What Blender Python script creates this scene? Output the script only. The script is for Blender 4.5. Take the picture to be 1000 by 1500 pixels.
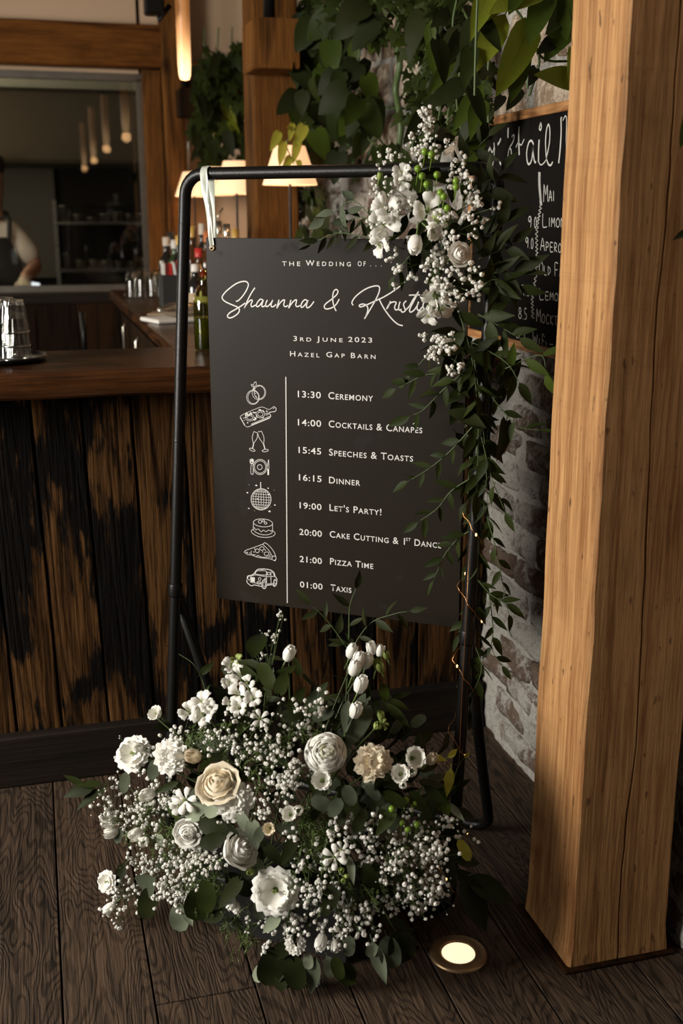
import bpy, bmesh, math, random
from mathutils import Vector, Matrix, noise, Euler
rnd = random.Random(7)
PI = math.pi
for o in list(bpy.data.objects): bpy.data.objects.remove(o)
SC = bpy.context.scene
COL = SC.collection
V3 = Vector
# ------------------------------------------------------------------ camera
FPX, PITCH, YAW, EYE = 1600.0, math.atan(430/1600), math.radians(15.5), 1.47
F_ = V3((math.sin(YAW)*math.cos(PITCH), math.cos(YAW)*math.cos(PITCH), -math.sin(PITCH)))
R_ = V3((math.cos(YAW), -math.sin(YAW), 0)); U_ = R_.cross(F_); C_ = V3((0, 0, EYE))
cd = bpy.data.cameras.new('camera'); cam = bpy.data.objects.new('camera', cd); COL.objects.link(cam)
cd.sensor_fit = 'VERTICAL'; cd.sensor_height = 36; cd.lens = 36*FPX/1500; cd.clip_start = .05
cd.dof.use_dof = True; cd.dof.focus_distance = 2.35; cd.dof.aperture_fstop = 3.2
m = Matrix((R_, U_, -F_)).transposed().to_4x4(); m.translation = C_; cam.matrix_world = m
SC.camera = cam
# ------------------------------------------------------------------ world, daylight through the window, added fill lights, exposure
w = bpy.data.worlds.new('world'); SC.world = w; w.use_nodes = True
w.node_tree.nodes['Background'].inputs[0].default_value = (1, .92, .82, 1)
w.node_tree.nodes['Background'].inputs[1].default_value = .2
SC.view_settings.view_transform = 'Standard'; SC.view_settings.look = 'None'
SC.view_settings.exposure = 0.08; SC.view_settings.gamma = 1; SC.view_settings.use_curve_mapping = False
def area(name, loc, target, sx, sy, power, col):
    l = bpy.data.lights.new(name, 'AREA'); l.shape = 'RECTANGLE'; l.size = sx; l.size_y = sy; l.energy = power; l.color = col
    o = bpy.data.objects.new(name, l); COL.objects.link(o); o.location = loc
    o.rotation_euler = (V3(target)-V3(loc)).to_track_quat('-Z', 'Y').to_euler(); return o
area('window_daylight', (-2.95, 1.75, 1.80), (0.6, 2.0, .8), 1.7, 1.25, 245, (1, .965, .90))
area('kitchen_soffit_fill', (-1.2, 6.45, 1.7), (.2, 6.45, 2.19), .4, .4, 16, (1, .9, .68))  # added light out of frame, brightens the kitchen soffit
area('rear_fill', (-2.1, -3.4, 1.4), (.4, 2, .8), 1.0, 1.8, 3.6, (1, .94, .86))  # added weak fill from behind for the camera-facing surfaces
def point(name, loc, power, col=(1, .62, .3), r=.02):
    l = bpy.data.lights.new(name, 'POINT'); l.energy = power; l.color = col; l.shadow_soft_size = r
    o = bpy.data.objects.new(name, l); COL.objects.link(o); o.location = loc; return o
# ------------------------------------------------------------------ pixel helpers
def ray(x, y): return F_ + R_*((x-500)/FPX) - U_*((y-750)/FPX)
def onz(x, y, z=0.): d = ray(x, y); return C_ + d*((z-EYE)/d.z)
def onx(x, y, X): d = ray(x, y); return C_ + d*(X/d.x)
def ony(x, y, Y): d = ray(x, y); return C_ + d*(Y/d.y)
def onp(x, y, P, n): d = ray(x, y); return C_ + d*((P-C_).dot(n)/d.dot(n))
# ------------------------------------------------------------------ materials
def lin(c): return tuple(((v/255)/12.92 if v <= 10 else (((v/255)+.055)/1.055)**2.4) for v in c)+(1,)
class NT:
    def __init__(s, name):
        s.m = bpy.data.materials.new(name); s.m.use_nodes = True; s.t = s.m.node_tree; s.n = s.t.nodes; s.b = s.n['Principled BSDF']
    def add(s, typ, **kw):
        n = s.n.new(typ)
        for k, v in kw.items():
            if k.startswith('_'): setattr(n, k[1:], v)
        for k, v in kw.items():
            if not k.startswith('_'):
                i = n.inputs[int(k[1:])] if k[0] == 'i' and k[1:].isdigit() else n.inputs[k]
                s.put(i, v)
        return n
    def put(s, i, v):
        if isinstance(v, bpy.types.NodeSocket): s.t.links.new(v, i)
        else: i.default_value = v
    def math(s, op, a, b=0., c=None):
        n = s.add('ShaderNodeMath', _operation=op, i0=a, i1=b)
        if c is not None: s.put(n.inputs[2], c)
        return n.outputs[0]
    def mix(s, f, a, b):
        n = s.add('ShaderNodeMix', _data_type='RGBA'); s.put(n.inputs[0], f); s.put(n.inputs[6], a); s.put(n.inputs[7], b); return n.outputs[2]
    def ramp(s, f, st):
        n = s.n.new('ShaderNodeValToRGB'); s.put(n.inputs[0], f); e = n.color_ramp.elements
        while len(e) < len(st): e.new(.5)
        for q, (p, c) in zip(e, st): q.position = p; q.color = c if len(c) == 4 else (*c, 1)
        return n.outputs[0]
    def step(s, f, a, b):
        n = s.add('ShaderNodeMapRange', _interpolation_type='SMOOTHSTEP', i0=f, i1=a, i2=b); return n.outputs[0]
    def coord(s, scale=(1, 1, 1), rand=True):
        c = s.n.new('ShaderNodeTexCoord').outputs['Object']
        if rand:
            r = s.n.new('ShaderNodeObjectInfo').outputs['Random']
            q = s.add('ShaderNodeCombineXYZ', X=s.math('MULTIPLY', r, 37.), Y=s.math('MULTIPLY', r, 53.), Z=s.math('MULTIPLY', r, 29.)).outputs[0]
            c = s.add('ShaderNodeVectorMath', _operation='ADD', i0=c, i1=q).outputs[0]
        return s.add('ShaderNodeMapping', Vector=c, Scale=scale).outputs[0]
    def noise(s, v, scale, detail=3., rough=.5, dist=0.):
        return s.add('ShaderNodeTexNoise', Vector=v, Scale=scale, Detail=detail, Roughness=rough, Distortion=dist).outputs[0]
    def bump(s, h, st=.3, d=.01):
        n = s.add('ShaderNodeBump', Strength=st, Distance=d, Height=h); s.put(s.b.inputs['Normal'], n.outputs[0]); return n
    def fin(s, col, rough=.6, metal=0., spec=.5):
        s.put(s.b.inputs['Base Color'], col); s.put(s.b.inputs['Roughness'], rough); s.put(s.b.inputs['Metallic'], metal)
        s.put(s.b.inputs['Specular IOR Level'], spec); return s.m
def plain(name, c, rough=.6, metal=0., var=.12, scale=30., bump=0., spec=.5, hue=None):
    t = NT(name); v = t.coord(); f = t.noise(v, scale)
    a = tuple(x*(1-var) for x in c[:3])+(1,); b = hue or tuple(min(1, x*(1+var)) for x in c[:3])+(1,)
    if bump: t.bump(f, bump, .004)
    r = t.math('MULTIPLY_ADD', f, .12, rough-.06)
    return t.fin(t.mix(f, a, b), r, metal, spec)
def sc_axis(axis, k, c=1.): return tuple(c*(k if 'XYZ'[i] == axis else 1.) for i in range(3))
def wood(name, dark, light, axis='Z', ring=14., stretch=.13, cross=1.6, rough=.6, bump=.35, stain=0., dirt=0., varobj=.25, knots=True, spec=.4, rw=.42, det=2.2, saw=0.):
    t = NT(name)
    v = t.coord(sc_axis(axis, stretch)); low = t.noise(v, cross*3, det, .42, .15)
    s1 = t.math('SINE', t.math('MULTIPLY', low, ring*6.283))
    rg = t.step(s1, -.2, 1.)
    fine = t.step(t.noise(t.coord(sc_axis(axis, .04)), 130., 4., .65), .33, .67)
    mid = t.noise(t.coord(sc_axis(axis, .1)), 16., 4., .6)
    g = t.math('ADD', t.math('MULTIPLY', rg, rw), t.math('ADD', t.math('MULTIPLY', fine, .45), t.math('MULTIPLY', mid, .35)))
    r = t.n.new('ShaderNodeObjectInfo').outputs['Random']
    g2 = t.math('ADD', g, t.math('MULTIPLY', t.math('SUBTRACT', r, .5), varobj))
    colr = t.ramp(g2, [(.18, light), (.95, dark)])
    if dirt:
        d = t.noise(t.coord(sc_axis(axis, .5)), 5., 5., .65); colr = t.mix(t.math('MULTIPLY', t.step(d, .45, .75), dirt), colr, tuple(x*.25 for x in dark[:3])+(1,))
    if stain:
        d = t.noise(t.coord(sc_axis(axis, .42)), 5.5, 3., .55, .3); e = t.noise(t.coord(sc_axis(axis, .12)), 110., 4., .65)
        q = t.math('ADD', d, t.math('MULTIPLY', t.math('SUBTRACT', e, .5), .30))
        k = t.step(q, 1-stain, 1-stain+.07)
        colr = t.mix(k, colr, (.004, .003, .0025, 1))
    if knots:
        vo = t.add('ShaderNodeTexVoronoi', Vector=t.coord(sc_axis(axis, .45)), Scale=2.4, Randomness=1.).outputs['Distance']
        colr = t.mix(t.step(vo, .075, .02), colr, tuple(x*.3 for x in dark[:3])+(1,))
    if saw:
        sw = t.step(t.noise(t.coord((.6, .6, 22)), 3., 4., .7, .2), .52, .72); sp = t.step(t.noise(t.coord((1, 1, .35)), 70., 2., .5), .66, .74)
        colr = t.mix(t.math('MULTIPLY', sw, saw), colr, tuple(x*.5 for x in dark[:3])+(1,)); colr = t.mix(t.math('MULTIPLY', sp, .7), colr, tuple(x*.25 for x in dark[:3])+(1,))
    h = t.math('ADD', t.math('MULTIPLY', fine, .7), t.math('MULTIPLY', rg, -.5))
    t.bump(h, bump, .003)
    return t.fin(colr, rough, 0, spec)
M = {}
M['floor'] = wood('floor_oak', (.009, .0050, .0025, 1), (.076, .046, .027, 1), 'Y', ring=40, stretch=.2, cross=2.4, rough=.66, bump=.6, dirt=.5, varobj=.2, rw=.30, spec=.25, det=3.)
M['bar'] = wood('reclaimed_plank', (.007, .003, .001, 1), (.088, .040, .013, 1), 'Z', ring=16, stretch=.06, cross=2.6, rough=.8, bump=.9, stain=.50, dirt=.6, varobj=.3, spec=.05, det=1.2)
M['kick'] = wood('kickboard', (.005, .003, .0015, 1), (.013, .0075, .004, 1), 'X', ring=5, rough=.7, bump=.3, spec=.2)
M['bartop'] = wood('bar_top_wood', (.012, .0045, .0015, 1), (.08, .028, .008, 1), 'X', ring=8, stretch=.12, cross=2.5, rough=.26, bump=.12, dirt=.7, spec=.45)
M['bartopY'] = wood('return_top_wood', (.012, .0045, .0015, 1), (.078, .030, .010, 1), 'Y', ring=8, stretch=.12, cross=2.5, rough=.26, bump=.12, dirt=.5, spec=.4)
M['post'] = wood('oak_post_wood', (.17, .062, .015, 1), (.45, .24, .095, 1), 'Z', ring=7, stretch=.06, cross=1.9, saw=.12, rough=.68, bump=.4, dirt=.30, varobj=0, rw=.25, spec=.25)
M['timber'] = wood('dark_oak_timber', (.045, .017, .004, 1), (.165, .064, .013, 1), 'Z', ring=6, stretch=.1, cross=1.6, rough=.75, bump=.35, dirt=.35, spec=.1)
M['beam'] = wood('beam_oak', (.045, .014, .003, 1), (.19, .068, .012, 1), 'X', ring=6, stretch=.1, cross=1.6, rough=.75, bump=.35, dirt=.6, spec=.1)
M['frame'] = wood('pale_frame_wood', (.22, .09, .03, 1), (.50, .25, .095, 1), 'Y', ring=10, stretch=.1, cross=6, rough=.5, bump=.3, knots=False)
M['darkwood'] = wood('back_bar_wood', (.005, .0022, .0006, 1), (.026, .0105, .003, 1), 'Z', ring=6, rough=.7, bump=.2, spec=.08)
M['black_metal'] = plain('black_powder_coat', (.005, .0043, .0036), .38, 0., .2, 300., .1, .22)
M['black_box'] = plain('black_box', (.010, .009, .008), .6)
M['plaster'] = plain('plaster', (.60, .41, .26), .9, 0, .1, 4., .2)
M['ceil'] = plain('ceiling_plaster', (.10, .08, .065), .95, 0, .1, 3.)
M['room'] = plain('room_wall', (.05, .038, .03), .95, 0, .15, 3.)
M['mortar'] = None
def brickmat(name, base, white, amt):
    t = NT(name); v = t.coord(); big = t.noise(v, 7., 5., .65); fine = t.noise(v, 60., 4., .6); vf = t.noise(v, 220., 2., .5)
    r = t.n.new('ShaderNodeObjectInfo').outputs['Random']
    q = t.math('ADD', t.math('ADD', big, t.math('MULTIPLY', t.math('SUBTRACT', fine, .5), .45)), t.math('MULTIPLY', t.math('SUBTRACT', r, .5), .22))
    k = t.step(q, .5-amt, .68-amt)
    c = t.mix(fine, tuple(x*.55 for x in base)+(1,), tuple(x*1.3 for x in base)+(1,))
    wcol = t.mix(fine, tuple(x*.6 for x in white)+(1,), tuple(white)+(1,))
    pit = t.step(vf, .30, .38)
    col = t.mix(pit, tuple(x*.3 for x in base)+(1,), t.mix(k, c, wcol))
    t.bump(t.math('ADD', t.math('MULTIPLY', big, .6), t.math('ADD', t.math('MULTIPLY', fine, .5), t.math('MULTIPLY', vf, .25))), 1., .02)
    return t.fin(col, .9, 0, .2)
M['brick'] = brickmat('whitewashed_brick', (.125, .085, .062), (.40, .37, .325), 0.10)
M['mortar'] = brickmat('lime_mortar', (.22, .185, .15), (.44, .41, .36), .15)
M['stone'] = brickmat('pale_stone', (.28, .20, .135), (.60, .48, .36), .10)
def signmat():
    t = NT('charcoal_board'); v = t.coord(rand=False); n1 = t.noise(v, 4., 5., .6); n2 = t.noise(v, 14., 4., .6)
    sm = t.step(n2, .60, .74)
    c = t.mix(n1, (.0125, .009, .006, 1), (.017, .0128, .0085, 1)); c = t.mix(t.math('MULTIPLY', sm, .5), c, (.014, .011, .009, 1))
    return t.fin(c, t.math('MULTIPLY_ADD', sm, .2, .44), 0, .15)
M['sign'] = signmat()
M['white_print'] = plain('white_print', (.64, .61, .57), .6, 0, .02)
M['chalk'] = plain('chalk_ink', (.50, .48, .44), .8, 0, .1, 200.)
M['slate'] = plain('chalkboard_black', (.007, .006, .005), .85, 0, .3, 20., 0, .06)
M['satin'] = plain('satin_ribbon', (.42, .44, .37), .32, 0, .08, 40., 0, .6)
M['steel'] = plain('brushed_steel', (.55, .50, .42), .3, 1., .1, 60.)
M['steel_dark'] = plain('dull_steel', (.22, .20, .17), .4, .9)
M['bronze'] = plain('bronze_bezel', (.34, .22, .12), .38, .8, .2, 80., .1)
M['copper'] = plain('copper_wire', (.55, .26, .09), .3, 1.)
M['plastic_white'] = plain('cream_plastic', (.62, .56, .46), .5)
def emis(name, c, s, base=(.8, .7, .6)):
    t = NT(name); f = t.noise(t.coord(), 10.)
    t.put(t.b.inputs['Base Color'], (*base, 1)); t.put(t.b.inputs['Emission Color'], (*c, 1)); t.put(t.b.inputs['Emission Strength'], t.math('MULTIPLY_ADD', f, s*.15, s*.93)); return t.m
M['lens'] = emis('lit_lens', (1, .80, .50), 1.15)
M['shade'] = emis('lit_linen_shade', (1, .55, .27), 1.0, (.7, .55, .4))
M['bulb'] = emis('bulb_glow', (1, .68, .38), 6.)
M['fairy'] = emis('fairy_bulb', (1, .55, .18), 2.2)
M['blueglow'] = emis('glint_glow', (.7, .85, 1), 1.1)  # emission stands in for a glint on a shiny item
def tubemat():
    t = NT('amber_tube'); z = t.add('ShaderNodeSeparateXYZ', Vector=t.n.new('ShaderNodeTexCoord').outputs['Object']).outputs[2]
    k = t.step(z, .30, .0)
    t.put(t.b.inputs['Emission Color'], t.mix(k, (1, .36, .09, 1), (1, .62, .30, 1))); t.put(t.b.inputs['Emission Strength'], t.math('MULTIPLY_ADD', t.math('POWER', k, 2.), 2.2, .22))
    t.b.inputs['Base Color'].default_value = (.5, .25, .1, 1); t.b.inputs['Roughness'].default_value = .4; return t.m
M['tube'] = tubemat()
def glassmat(name, tint, fac=.12, rough=.03, frost=0.):
    t = NT(name); tr = t.add('ShaderNodeBsdfTransparent', Color=(*tint, 1)); gl = t.add('ShaderNodeBsdfGlossy', Color=(1, 1, 1, 1), Roughness=rough)
    lw = t.add('ShaderNodeLayerWeight', Blend=.35); nz = t.noise(t.coord(), 8.)
    f = t.math('MULTIPLY_ADD', t.math('POWER', lw.outputs['Facing'], 3.), .5, t.math('MULTIPLY_ADD', nz, .02, fac))
    mx = t.add('ShaderNodeMixShader', i0=f, i1=tr.outputs[0], i2=gl.outputs[0]); t.put(t.n['Material Output'].inputs[0], mx.outputs[0]); return t.m
M['pane'] = glassmat('pane_glass', (.86, .86, .84), .02, .01)
M['glass'] = glassmat('clear_glass', (.86, .86, .84), .04, .05)
M['greenglass'] = glassmat('green_glass', (.50, .50, .22), .05, .04)
M['liquid'] = plain('green_oil', (.085, .090, .008), .15)
def petalmat(name, c1, c2):
    t = NT(name); v = t.coord((1, 1, .25)); f = t.noise(v, 60., 3., .6)
    t.bump(f, .25, .002); t.put(t.b.inputs['Subsurface Weight'], .0)
    m_ = t.fin(t.mix(f, (*c1, 1), (*c2, 1)), .62, 0, .3)
    tl = t.add('ShaderNodeBsdfTranslucent', Color=(*c2, 1)); mx = t.add('ShaderNodeMixShader', i0=.22, i1=t.b.outputs[0], i2=tl.outputs[0])
    t.put(t.n['Material Output'].inputs[0], mx.outputs[0]); return m_
M['petal'] = petalmat('white_petal', (.84, .81, .73), (.90, .88, .81))
M['cream'] = petalmat('cream_petal', (.80, .66, .45), (.86, .78, .62))
M['gyp'] = petalmat('gypsophila_puff', (.66, .63, .56), (.86, .84, .78))
M['core'] = petalmat('pale_green_core', (.60, .58, .32), (.74, .72, .48))
M['greenbud'] = petalmat('green_bud', (.22, .30, .06), (.38, .44, .14))
M['berry'] = plain('green_berry', (.14, .24, .02), .25)
M['calyx'] = plain('calyx', (.10, .15, .035), .55)
M['stem'] = plain('green_stem', (.055, .085, .022), .55)
M['twig'] = plain('brown_twig', (.07, .04, .022), .7)
def leafmat(name, c1, c2, rough=.42, tl=.2):
    t = NT(name); r = t.n.new('ShaderNodeObjectInfo').outputs['Random']; f = t.noise(t.coord(), 40., 3.)
    c = t.mix(t.math('MULTIPLY_ADD', f, .5, t.math('MULTIPLY', r, .5)), (*c1, 1), (*c2, 1)); t.bump(f, .2, .002)
    m_ = t.fin(c, rough+.1, 0, .09); tr = t.add('ShaderNodeBsdfTranslucent'); t.put(tr.inputs[0], c)
    mx = t.add('ShaderNodeMixShader', i0=tl, i1=t.b.outputs[0], i2=tr.outputs[0]); t.put(t.n['Material Output'].inputs[0], mx.outputs[0]); return m_
M['ruscus'] = leafmat('ruscus_leaf', (.009, .014, .003), (.032, .042, .009), .40, .12)
M['euca'] = leafmat('eucalyptus_leaf', (.036, .045, .026), (.11, .125, .08), .55, .1)
M['darkleaf'] = leafmat('dark_leaf', (.008, .011, .003), (.026, .030, .009), .45, .1)
M['silver'] = leafmat('silver_leaf', (.17, .20, .13), (.34, .37, .26), .6, .1)
M['ivy'] = leafmat('ivy_leaf', (.010, .016, .003), (.034, .046, .008), .45, .1)
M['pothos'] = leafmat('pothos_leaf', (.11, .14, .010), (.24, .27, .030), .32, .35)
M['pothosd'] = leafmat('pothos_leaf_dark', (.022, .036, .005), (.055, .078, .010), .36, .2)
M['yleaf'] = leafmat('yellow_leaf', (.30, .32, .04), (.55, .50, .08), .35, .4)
M['fern'] = plain('fern_green', (.075, .11, .02), .6)
M['skin'] = plain('skin', (.34, .18, .12), .55); M['shirt'] = plain('white_shirt', (.55, .48, .40), .85, 0, .1, 12., .4)
M['apron'] = plain('dark_apron', (.02, .018, .017), .85); M['hair'] = plain('dark_hair', (.012, .009, .007), .6)
M['glove'] = plain('pale_glove', (.45, .38, .28), .6)
M['kitchen'] = plain('kitchen_dark', (.012, .009, .006), .8, spec=.1); M['hood'] = plain('kitchen_hood', (.055, .041, .025), .7, spec=.2)
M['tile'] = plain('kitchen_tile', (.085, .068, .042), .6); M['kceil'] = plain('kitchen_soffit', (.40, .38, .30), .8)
# ------------------------------------------------------------------ mesh helpers
class MB:
    def __init__(s): s.v = []; s.f = []; s.mi = []; s.sm = []; s.cur = 0; s.smooth = True
    def add(s, vs, fs, smooth=None):
        b = len(s.v); s.v.extend(vs); s.f.extend([tuple(i+b for i in f) for f in fs])
        s.mi.extend([s.cur]*len(fs)); s.sm.extend([s.smooth if smooth is None else smooth]*len(fs))
    def box(s, c, d, rot=None, bev=0.):
        c = V3(c); hx, hy, hz = d[0]/2, d[1]/2, d[2]/2
        if bev <= 0:
            vs = [V3((x, y, z)) for x in (-hx, hx) for y in (-hy, hy) for z in (-hz, hz)]
            fs = [(0, 1, 3, 2), (4, 6, 7, 5), (0, 4, 5, 1), (2, 3, 7, 6), (0, 2, 6, 4), (1, 5, 7, 3)]
        else:
            vs = []; idx = {}
            for sx in (-1, 1):
                for sy in (-1, 1):
                    for sz in (-1, 1):
                        for a in range(3):
                            p = [sx*(hx-bev), sy*(hy-bev), sz*(hz-bev)]; p[a] = (sx*hx, sy*hy, sz*hz)[a]
                            idx[(sx, sy, sz, a)] = len(vs); vs.append(V3(p))
            fs = []
            for a in range(3):
                b_, c_ = (a+1) % 3, (a+2) % 3
                for sg in (-1, 1):
                    q = []
                    for (u, v) in ((-1, -1), (1, -1), (1, 1), (-1, 1)):
                        k = [0, 0, 0]; k[a] = sg; k[b_] = u; k[c_] = v; q.append(idx[(*k, a)])
                    fs.append(tuple(q) if sg > 0 else tuple(q[::-1]))
                for u in (-1, 1):
                    for v in (-1, 1):
                        k0 = [0, 0, 0]; k0[a] = -1; k0[b_] = u; k0[c_] = v; k1 = list(k0); k1[a] = 1
                        q = (idx[(*k0, b_)], idx[(*k1, b_)], idx[(*k1, c_)], idx[(*k0, c_)])
                        fs.append(q if u*v > 0 else q[::-1])
            for sx in (-1, 1):
                for sy in (-1, 1):
                    for sz in (-1, 1):
                        q = tuple(idx[(sx, sy, sz, a)] for a in range(3)); fs.append(q if sx*sy*sz > 0 else q[::-1])
        if rot is not None: vs = [rot @ v for v in vs]
        s.add([v+c for v in vs], fs, False); return s
    def tube(s, pts, r, n=8, caps=True):
        pts = [V3(p) for p in pts]; N = len(pts); rs = r if isinstance(r, (list, tuple)) else [r]*N
        t = (pts[1]-pts[0]).normalized(); a = t.orthogonal().normalized(); vs = []; fs = []
        for i, p in enumerate(pts):
            t = (pts[min(i+1, N-1)]-pts[max(i-1, 0)])
            if t.length < 1e-9: t = V3((0, 0, 1))
            t.normalize(); a = (a-t*a.dot(t))
            if a.length < 1e-6: a = t.orthogonal()
            a.normalize(); b = t.cross(a)
            for k in range(n):
                an = 2*PI*k/n; vs.append(p+(a*math.cos(an)+b*math.sin(an))*rs[i])
        for i in range(N-1):
            for k in range(n): fs.append((i*n+k, i*n+(k+1) % n, (i+1)*n+(k+1) % n, (i+1)*n+k))
        if caps: fs.append(tuple(range(n))[::-1]); fs.append(tuple((N-1)*n+k for k in range(n)))
        s.add(vs, fs); return s
    def lathe(s, prof, n=20, at=(0, 0, 0), rot=None, flute=0., fn=0):
        vs = []; fs = []; at = V3(at)
        for (r, z) in prof:
            for k in range(n):
                a = 2*PI*k/n; q = r*(1+flute*math.cos(a*fn)) if fn else r
                p = V3((q*math.cos(a), q*math.sin(a), z)); vs.append((rot @ p if rot is not None else p)+at)
        N = len(prof)
        for i in range(N-1):
            for k in range(n): fs.append((i*n+k, i*n+(k+1) % n, (i+1)*n+(k+1) % n, (i+1)*n+k))
        if prof[0][0] > 1e-5 and prof[0][0] < .5: pass
        s.add(vs, fs); return s
    def build(s, name, mats, parent=None, loc=None):
        me = s.mesh(name, mats); return obj(name, me, parent, loc)
    def mesh(s, name, mats):
        me = bpy.data.meshes.new(name); me.from_pydata([tuple(v) for v in s.v], [], s.f)
        for q in (mats if isinstance(mats, (list, tuple)) else [mats]): me.materials.append(q)
        me.polygons.foreach_set('material_index', s.mi); me.polygons.foreach_set('use_smooth', s.sm); me.update(); return me
def obj(name, me, parent=None, loc=None):
    o = bpy.data.objects.new(name, me); COL.objects.link(o)
    if parent is not None: o.parent = parent
    if loc is not None: o.location = loc
    return o
def tag(o, label=None, cat=None, group=None, kind=None):
    if label: o['label'] = label
    if cat: o['category'] = cat
    if group: o['group'] = group
    if kind: o['kind'] = kind
    return o
def empty(name, loc, label, cat, group=None, rz=0):
    o = bpy.data.objects.new(name, None); COL.objects.link(o); o.location = loc; o.rotation_euler = (0, 0, rz); o.empty_display_size = .05
    return tag(o, label, cat, group)
def struct(name, mb, mat, parent=None): o = mb.build(name, mat, parent); o['kind'] = 'structure'; return o
def catmull(P, k=6, closed=False):
    P = [V3((*p, 0)) if len(p) == 2 else V3(p) for p in P]
    if len(P) < 3: return P
    Q = [P[-1]]+P+[P[0], P[1]] if closed else [P[0]*2-P[1]]+P+[P[-1]*2-P[-2]]
    out = []
    for i in range(1, len(Q)-2):
        for j in range(k):
            t = j/k; a, b, c, d = Q[i-1:i+3]
            out.append(.5*((2*b)+(c-a)*t+(2*a-5*b+4*c-d)*t*t+(3*b-a-3*c+d)*t**3))
    out.append(Q[-2]); return out
def basis(z, x=None):
    z = V3(z).normalized(); x = V3(x) if x is not None else z.orthogonal(); x = (x-z*x.dot(z))
    if x.length < 1e-6: x = z.orthogonal()
    x.normalize(); y = z.cross(x); return Matrix((x, y, z)).transposed()
# ------------------------------------------------------------------ SETTING
XW = 1.217            # face of the brick wall
fl = MB(); fl.box((0.2, 2.6, -.06), (6.5, 12.6, .08)); floor = struct('floor', fl, M['kitchen'])
edges = [-3.0, -2.82, -2.63, -2.45, -2.26, -2.08, -1.90, -1.71, -1.52, -1.34, -1.15, -.97, -.78, -.60, -.41, -.225, -.04, .133, .33, .51, .69, .87, 1.09, 1.30]
def board(x0, x1, y0, y1):
    mb = MB(); mb.box(((x0+x1)/2, (y0+y1)/2, -.0105), (x1-x0-.0035, y1-y0-.003, .021), bev=.0015); o = mb.build('floor_board', M['floor'], floor); o['kind'] = 'structure'
    return o
joints = {17: 1.80, 18: 1.62, 20: 2.25, 15: 1.1, 19: 1.2, 21: 1.35, 16: 1.0, 14: 1.9}
for i in range(len(edges)-1):
    x0, x1 = edges[i], edges[i+1]
    if i < 10:
        board(x0, x1, -1.5, 2.84); continue
    ys = [-1.5, joints.get(i, rnd.uniform(0, 1.5)), 2.84]
    if i == 17: ys = [-1.5, 1.825, 2.84]
    for a, b in zip(ys, ys[1:]): board(x0, x1, a, b)
# brick wall
wr = MB(); ny, nz = 220, 130
for a in range(ny+1):
    for b in range(nz+1):
        y = 1.0+5.1*a/ny; z = 3.0*b/nz; wr.v.append(V3((XW-.004+.016*noise.noise((y*6, z*9, 3))+.010*noise.noise((y*24, z*30, 1)), y, z)))
for a in range(ny):
    for b in range(nz): i = a*(nz+1)+b; wr.f.append((i, i+1, i+nz+2, i+nz+1)); wr.mi.append(0); wr.sm.append(True)
wr.box((XW+.13, 3.4, 1.5), (.16, 5.4, 3.0))
wall_r = struct('wall_right', wr, M['mortar'])
def brickmesh(L, H, seed, bul=.022):
    mb = MB(); nx, nz_ = 6, 4
    P = lambda u, v, d: V3((-d, (u-.5)*L, (v-.5)*H))
    vs = []
    for i in range(nx+1):
        for j in range(nz_+1):
            u, v = i/nx, j/nz_; e = min(u*L, (1-u)*L, v*H, (1-v)*H); k = min(1, e/.014); d = bul*(.55+.45*math.sin(k*PI/2))
            q = noise.noise_vector((u*3+seed*7.3, v*1.7, seed)); r_ = noise.noise((u*9+seed*3, v*4, 5))
            p = P(u, v, d+q.x*.011+r_*.005); p.y += q.y*.007; p.z += q.z*.006
            if i in (0, nx) and j in (0, nz_): p.y *= .97; p.z *= .92
            vs.append(p)
    fs = [(i*(nz_+1)+j, (i+1)*(nz_+1)+j, (i+1)*(nz_+1)+j+1, i*(nz_+1)+j+1) for i in range(nx) for j in range(nz_)]
    ring = [i*(nz_+1) for i in range(nx+1)]+[nx*(nz_+1)+j for j in range(1, nz_+1)]+[i*(nz_+1)+nz_ for i in range(nx-1, -1, -1)]+[j for j in range(nz_-1, 0, -1)]
    b0 = len(vs)
    for k in ring: p = vs[k].copy(); p.x = .012; p.y *= 1.03; p.z *= 1.06; vs.append(p)
    n = len(ring)
    for k in range(n): fs.append((ring[(k+1) % n], ring[k], b0+k, b0+(k+1) % n))
    mb.add(vs, fs); return mb.mesh('brick', M['brick'])
BR = [brickmesh(.214, .070, s, .020) for s in range(6)]
STN = []
for s in range(5):
    q = brickmesh(.29, .155, 20+s, .02); q.materials.clear(); q.materials.append(M['stone']); q.name = 'stone'; STN.append(q)
def lay(y0, y1, z0, z1, ch, cl, MS, nm):
    k = 0; z = z0+ch/2
    while z < z1:
        y = y0+(cl/2 if k % 2 else 0)+rnd.uniform(-.02, .02)
        while y < y1:
            sc = rnd.uniform(.86, 1.08)
            o = obj(nm, rnd.choice(MS), wall_r, (XW+rnd.uniform(-.002, .012), y+cl/2, z+rnd.uniform(-.004, .004)))
            o.rotation_euler = (rnd.uniform(-.035, .035), rnd.uniform(-.06, .06), rnd.uniform(-.05, .05)); o.scale = (1, sc, rnd.uniform(.92, 1.05)); o['kind'] = 'structure'
            y += cl*rnd.uniform(.97, 1.05)
        z += ch; k += 1
lay(1.2, 2.62, .01, 1.62, .083, .232, BR, 'brick')
lay(2.84, 5.6, 1.14, 1.62, .083, .232, BR, 'brick')
lay(2.0, 5.6, 1.64, 2.75, .175, .315, STN, 'stone')
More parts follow.
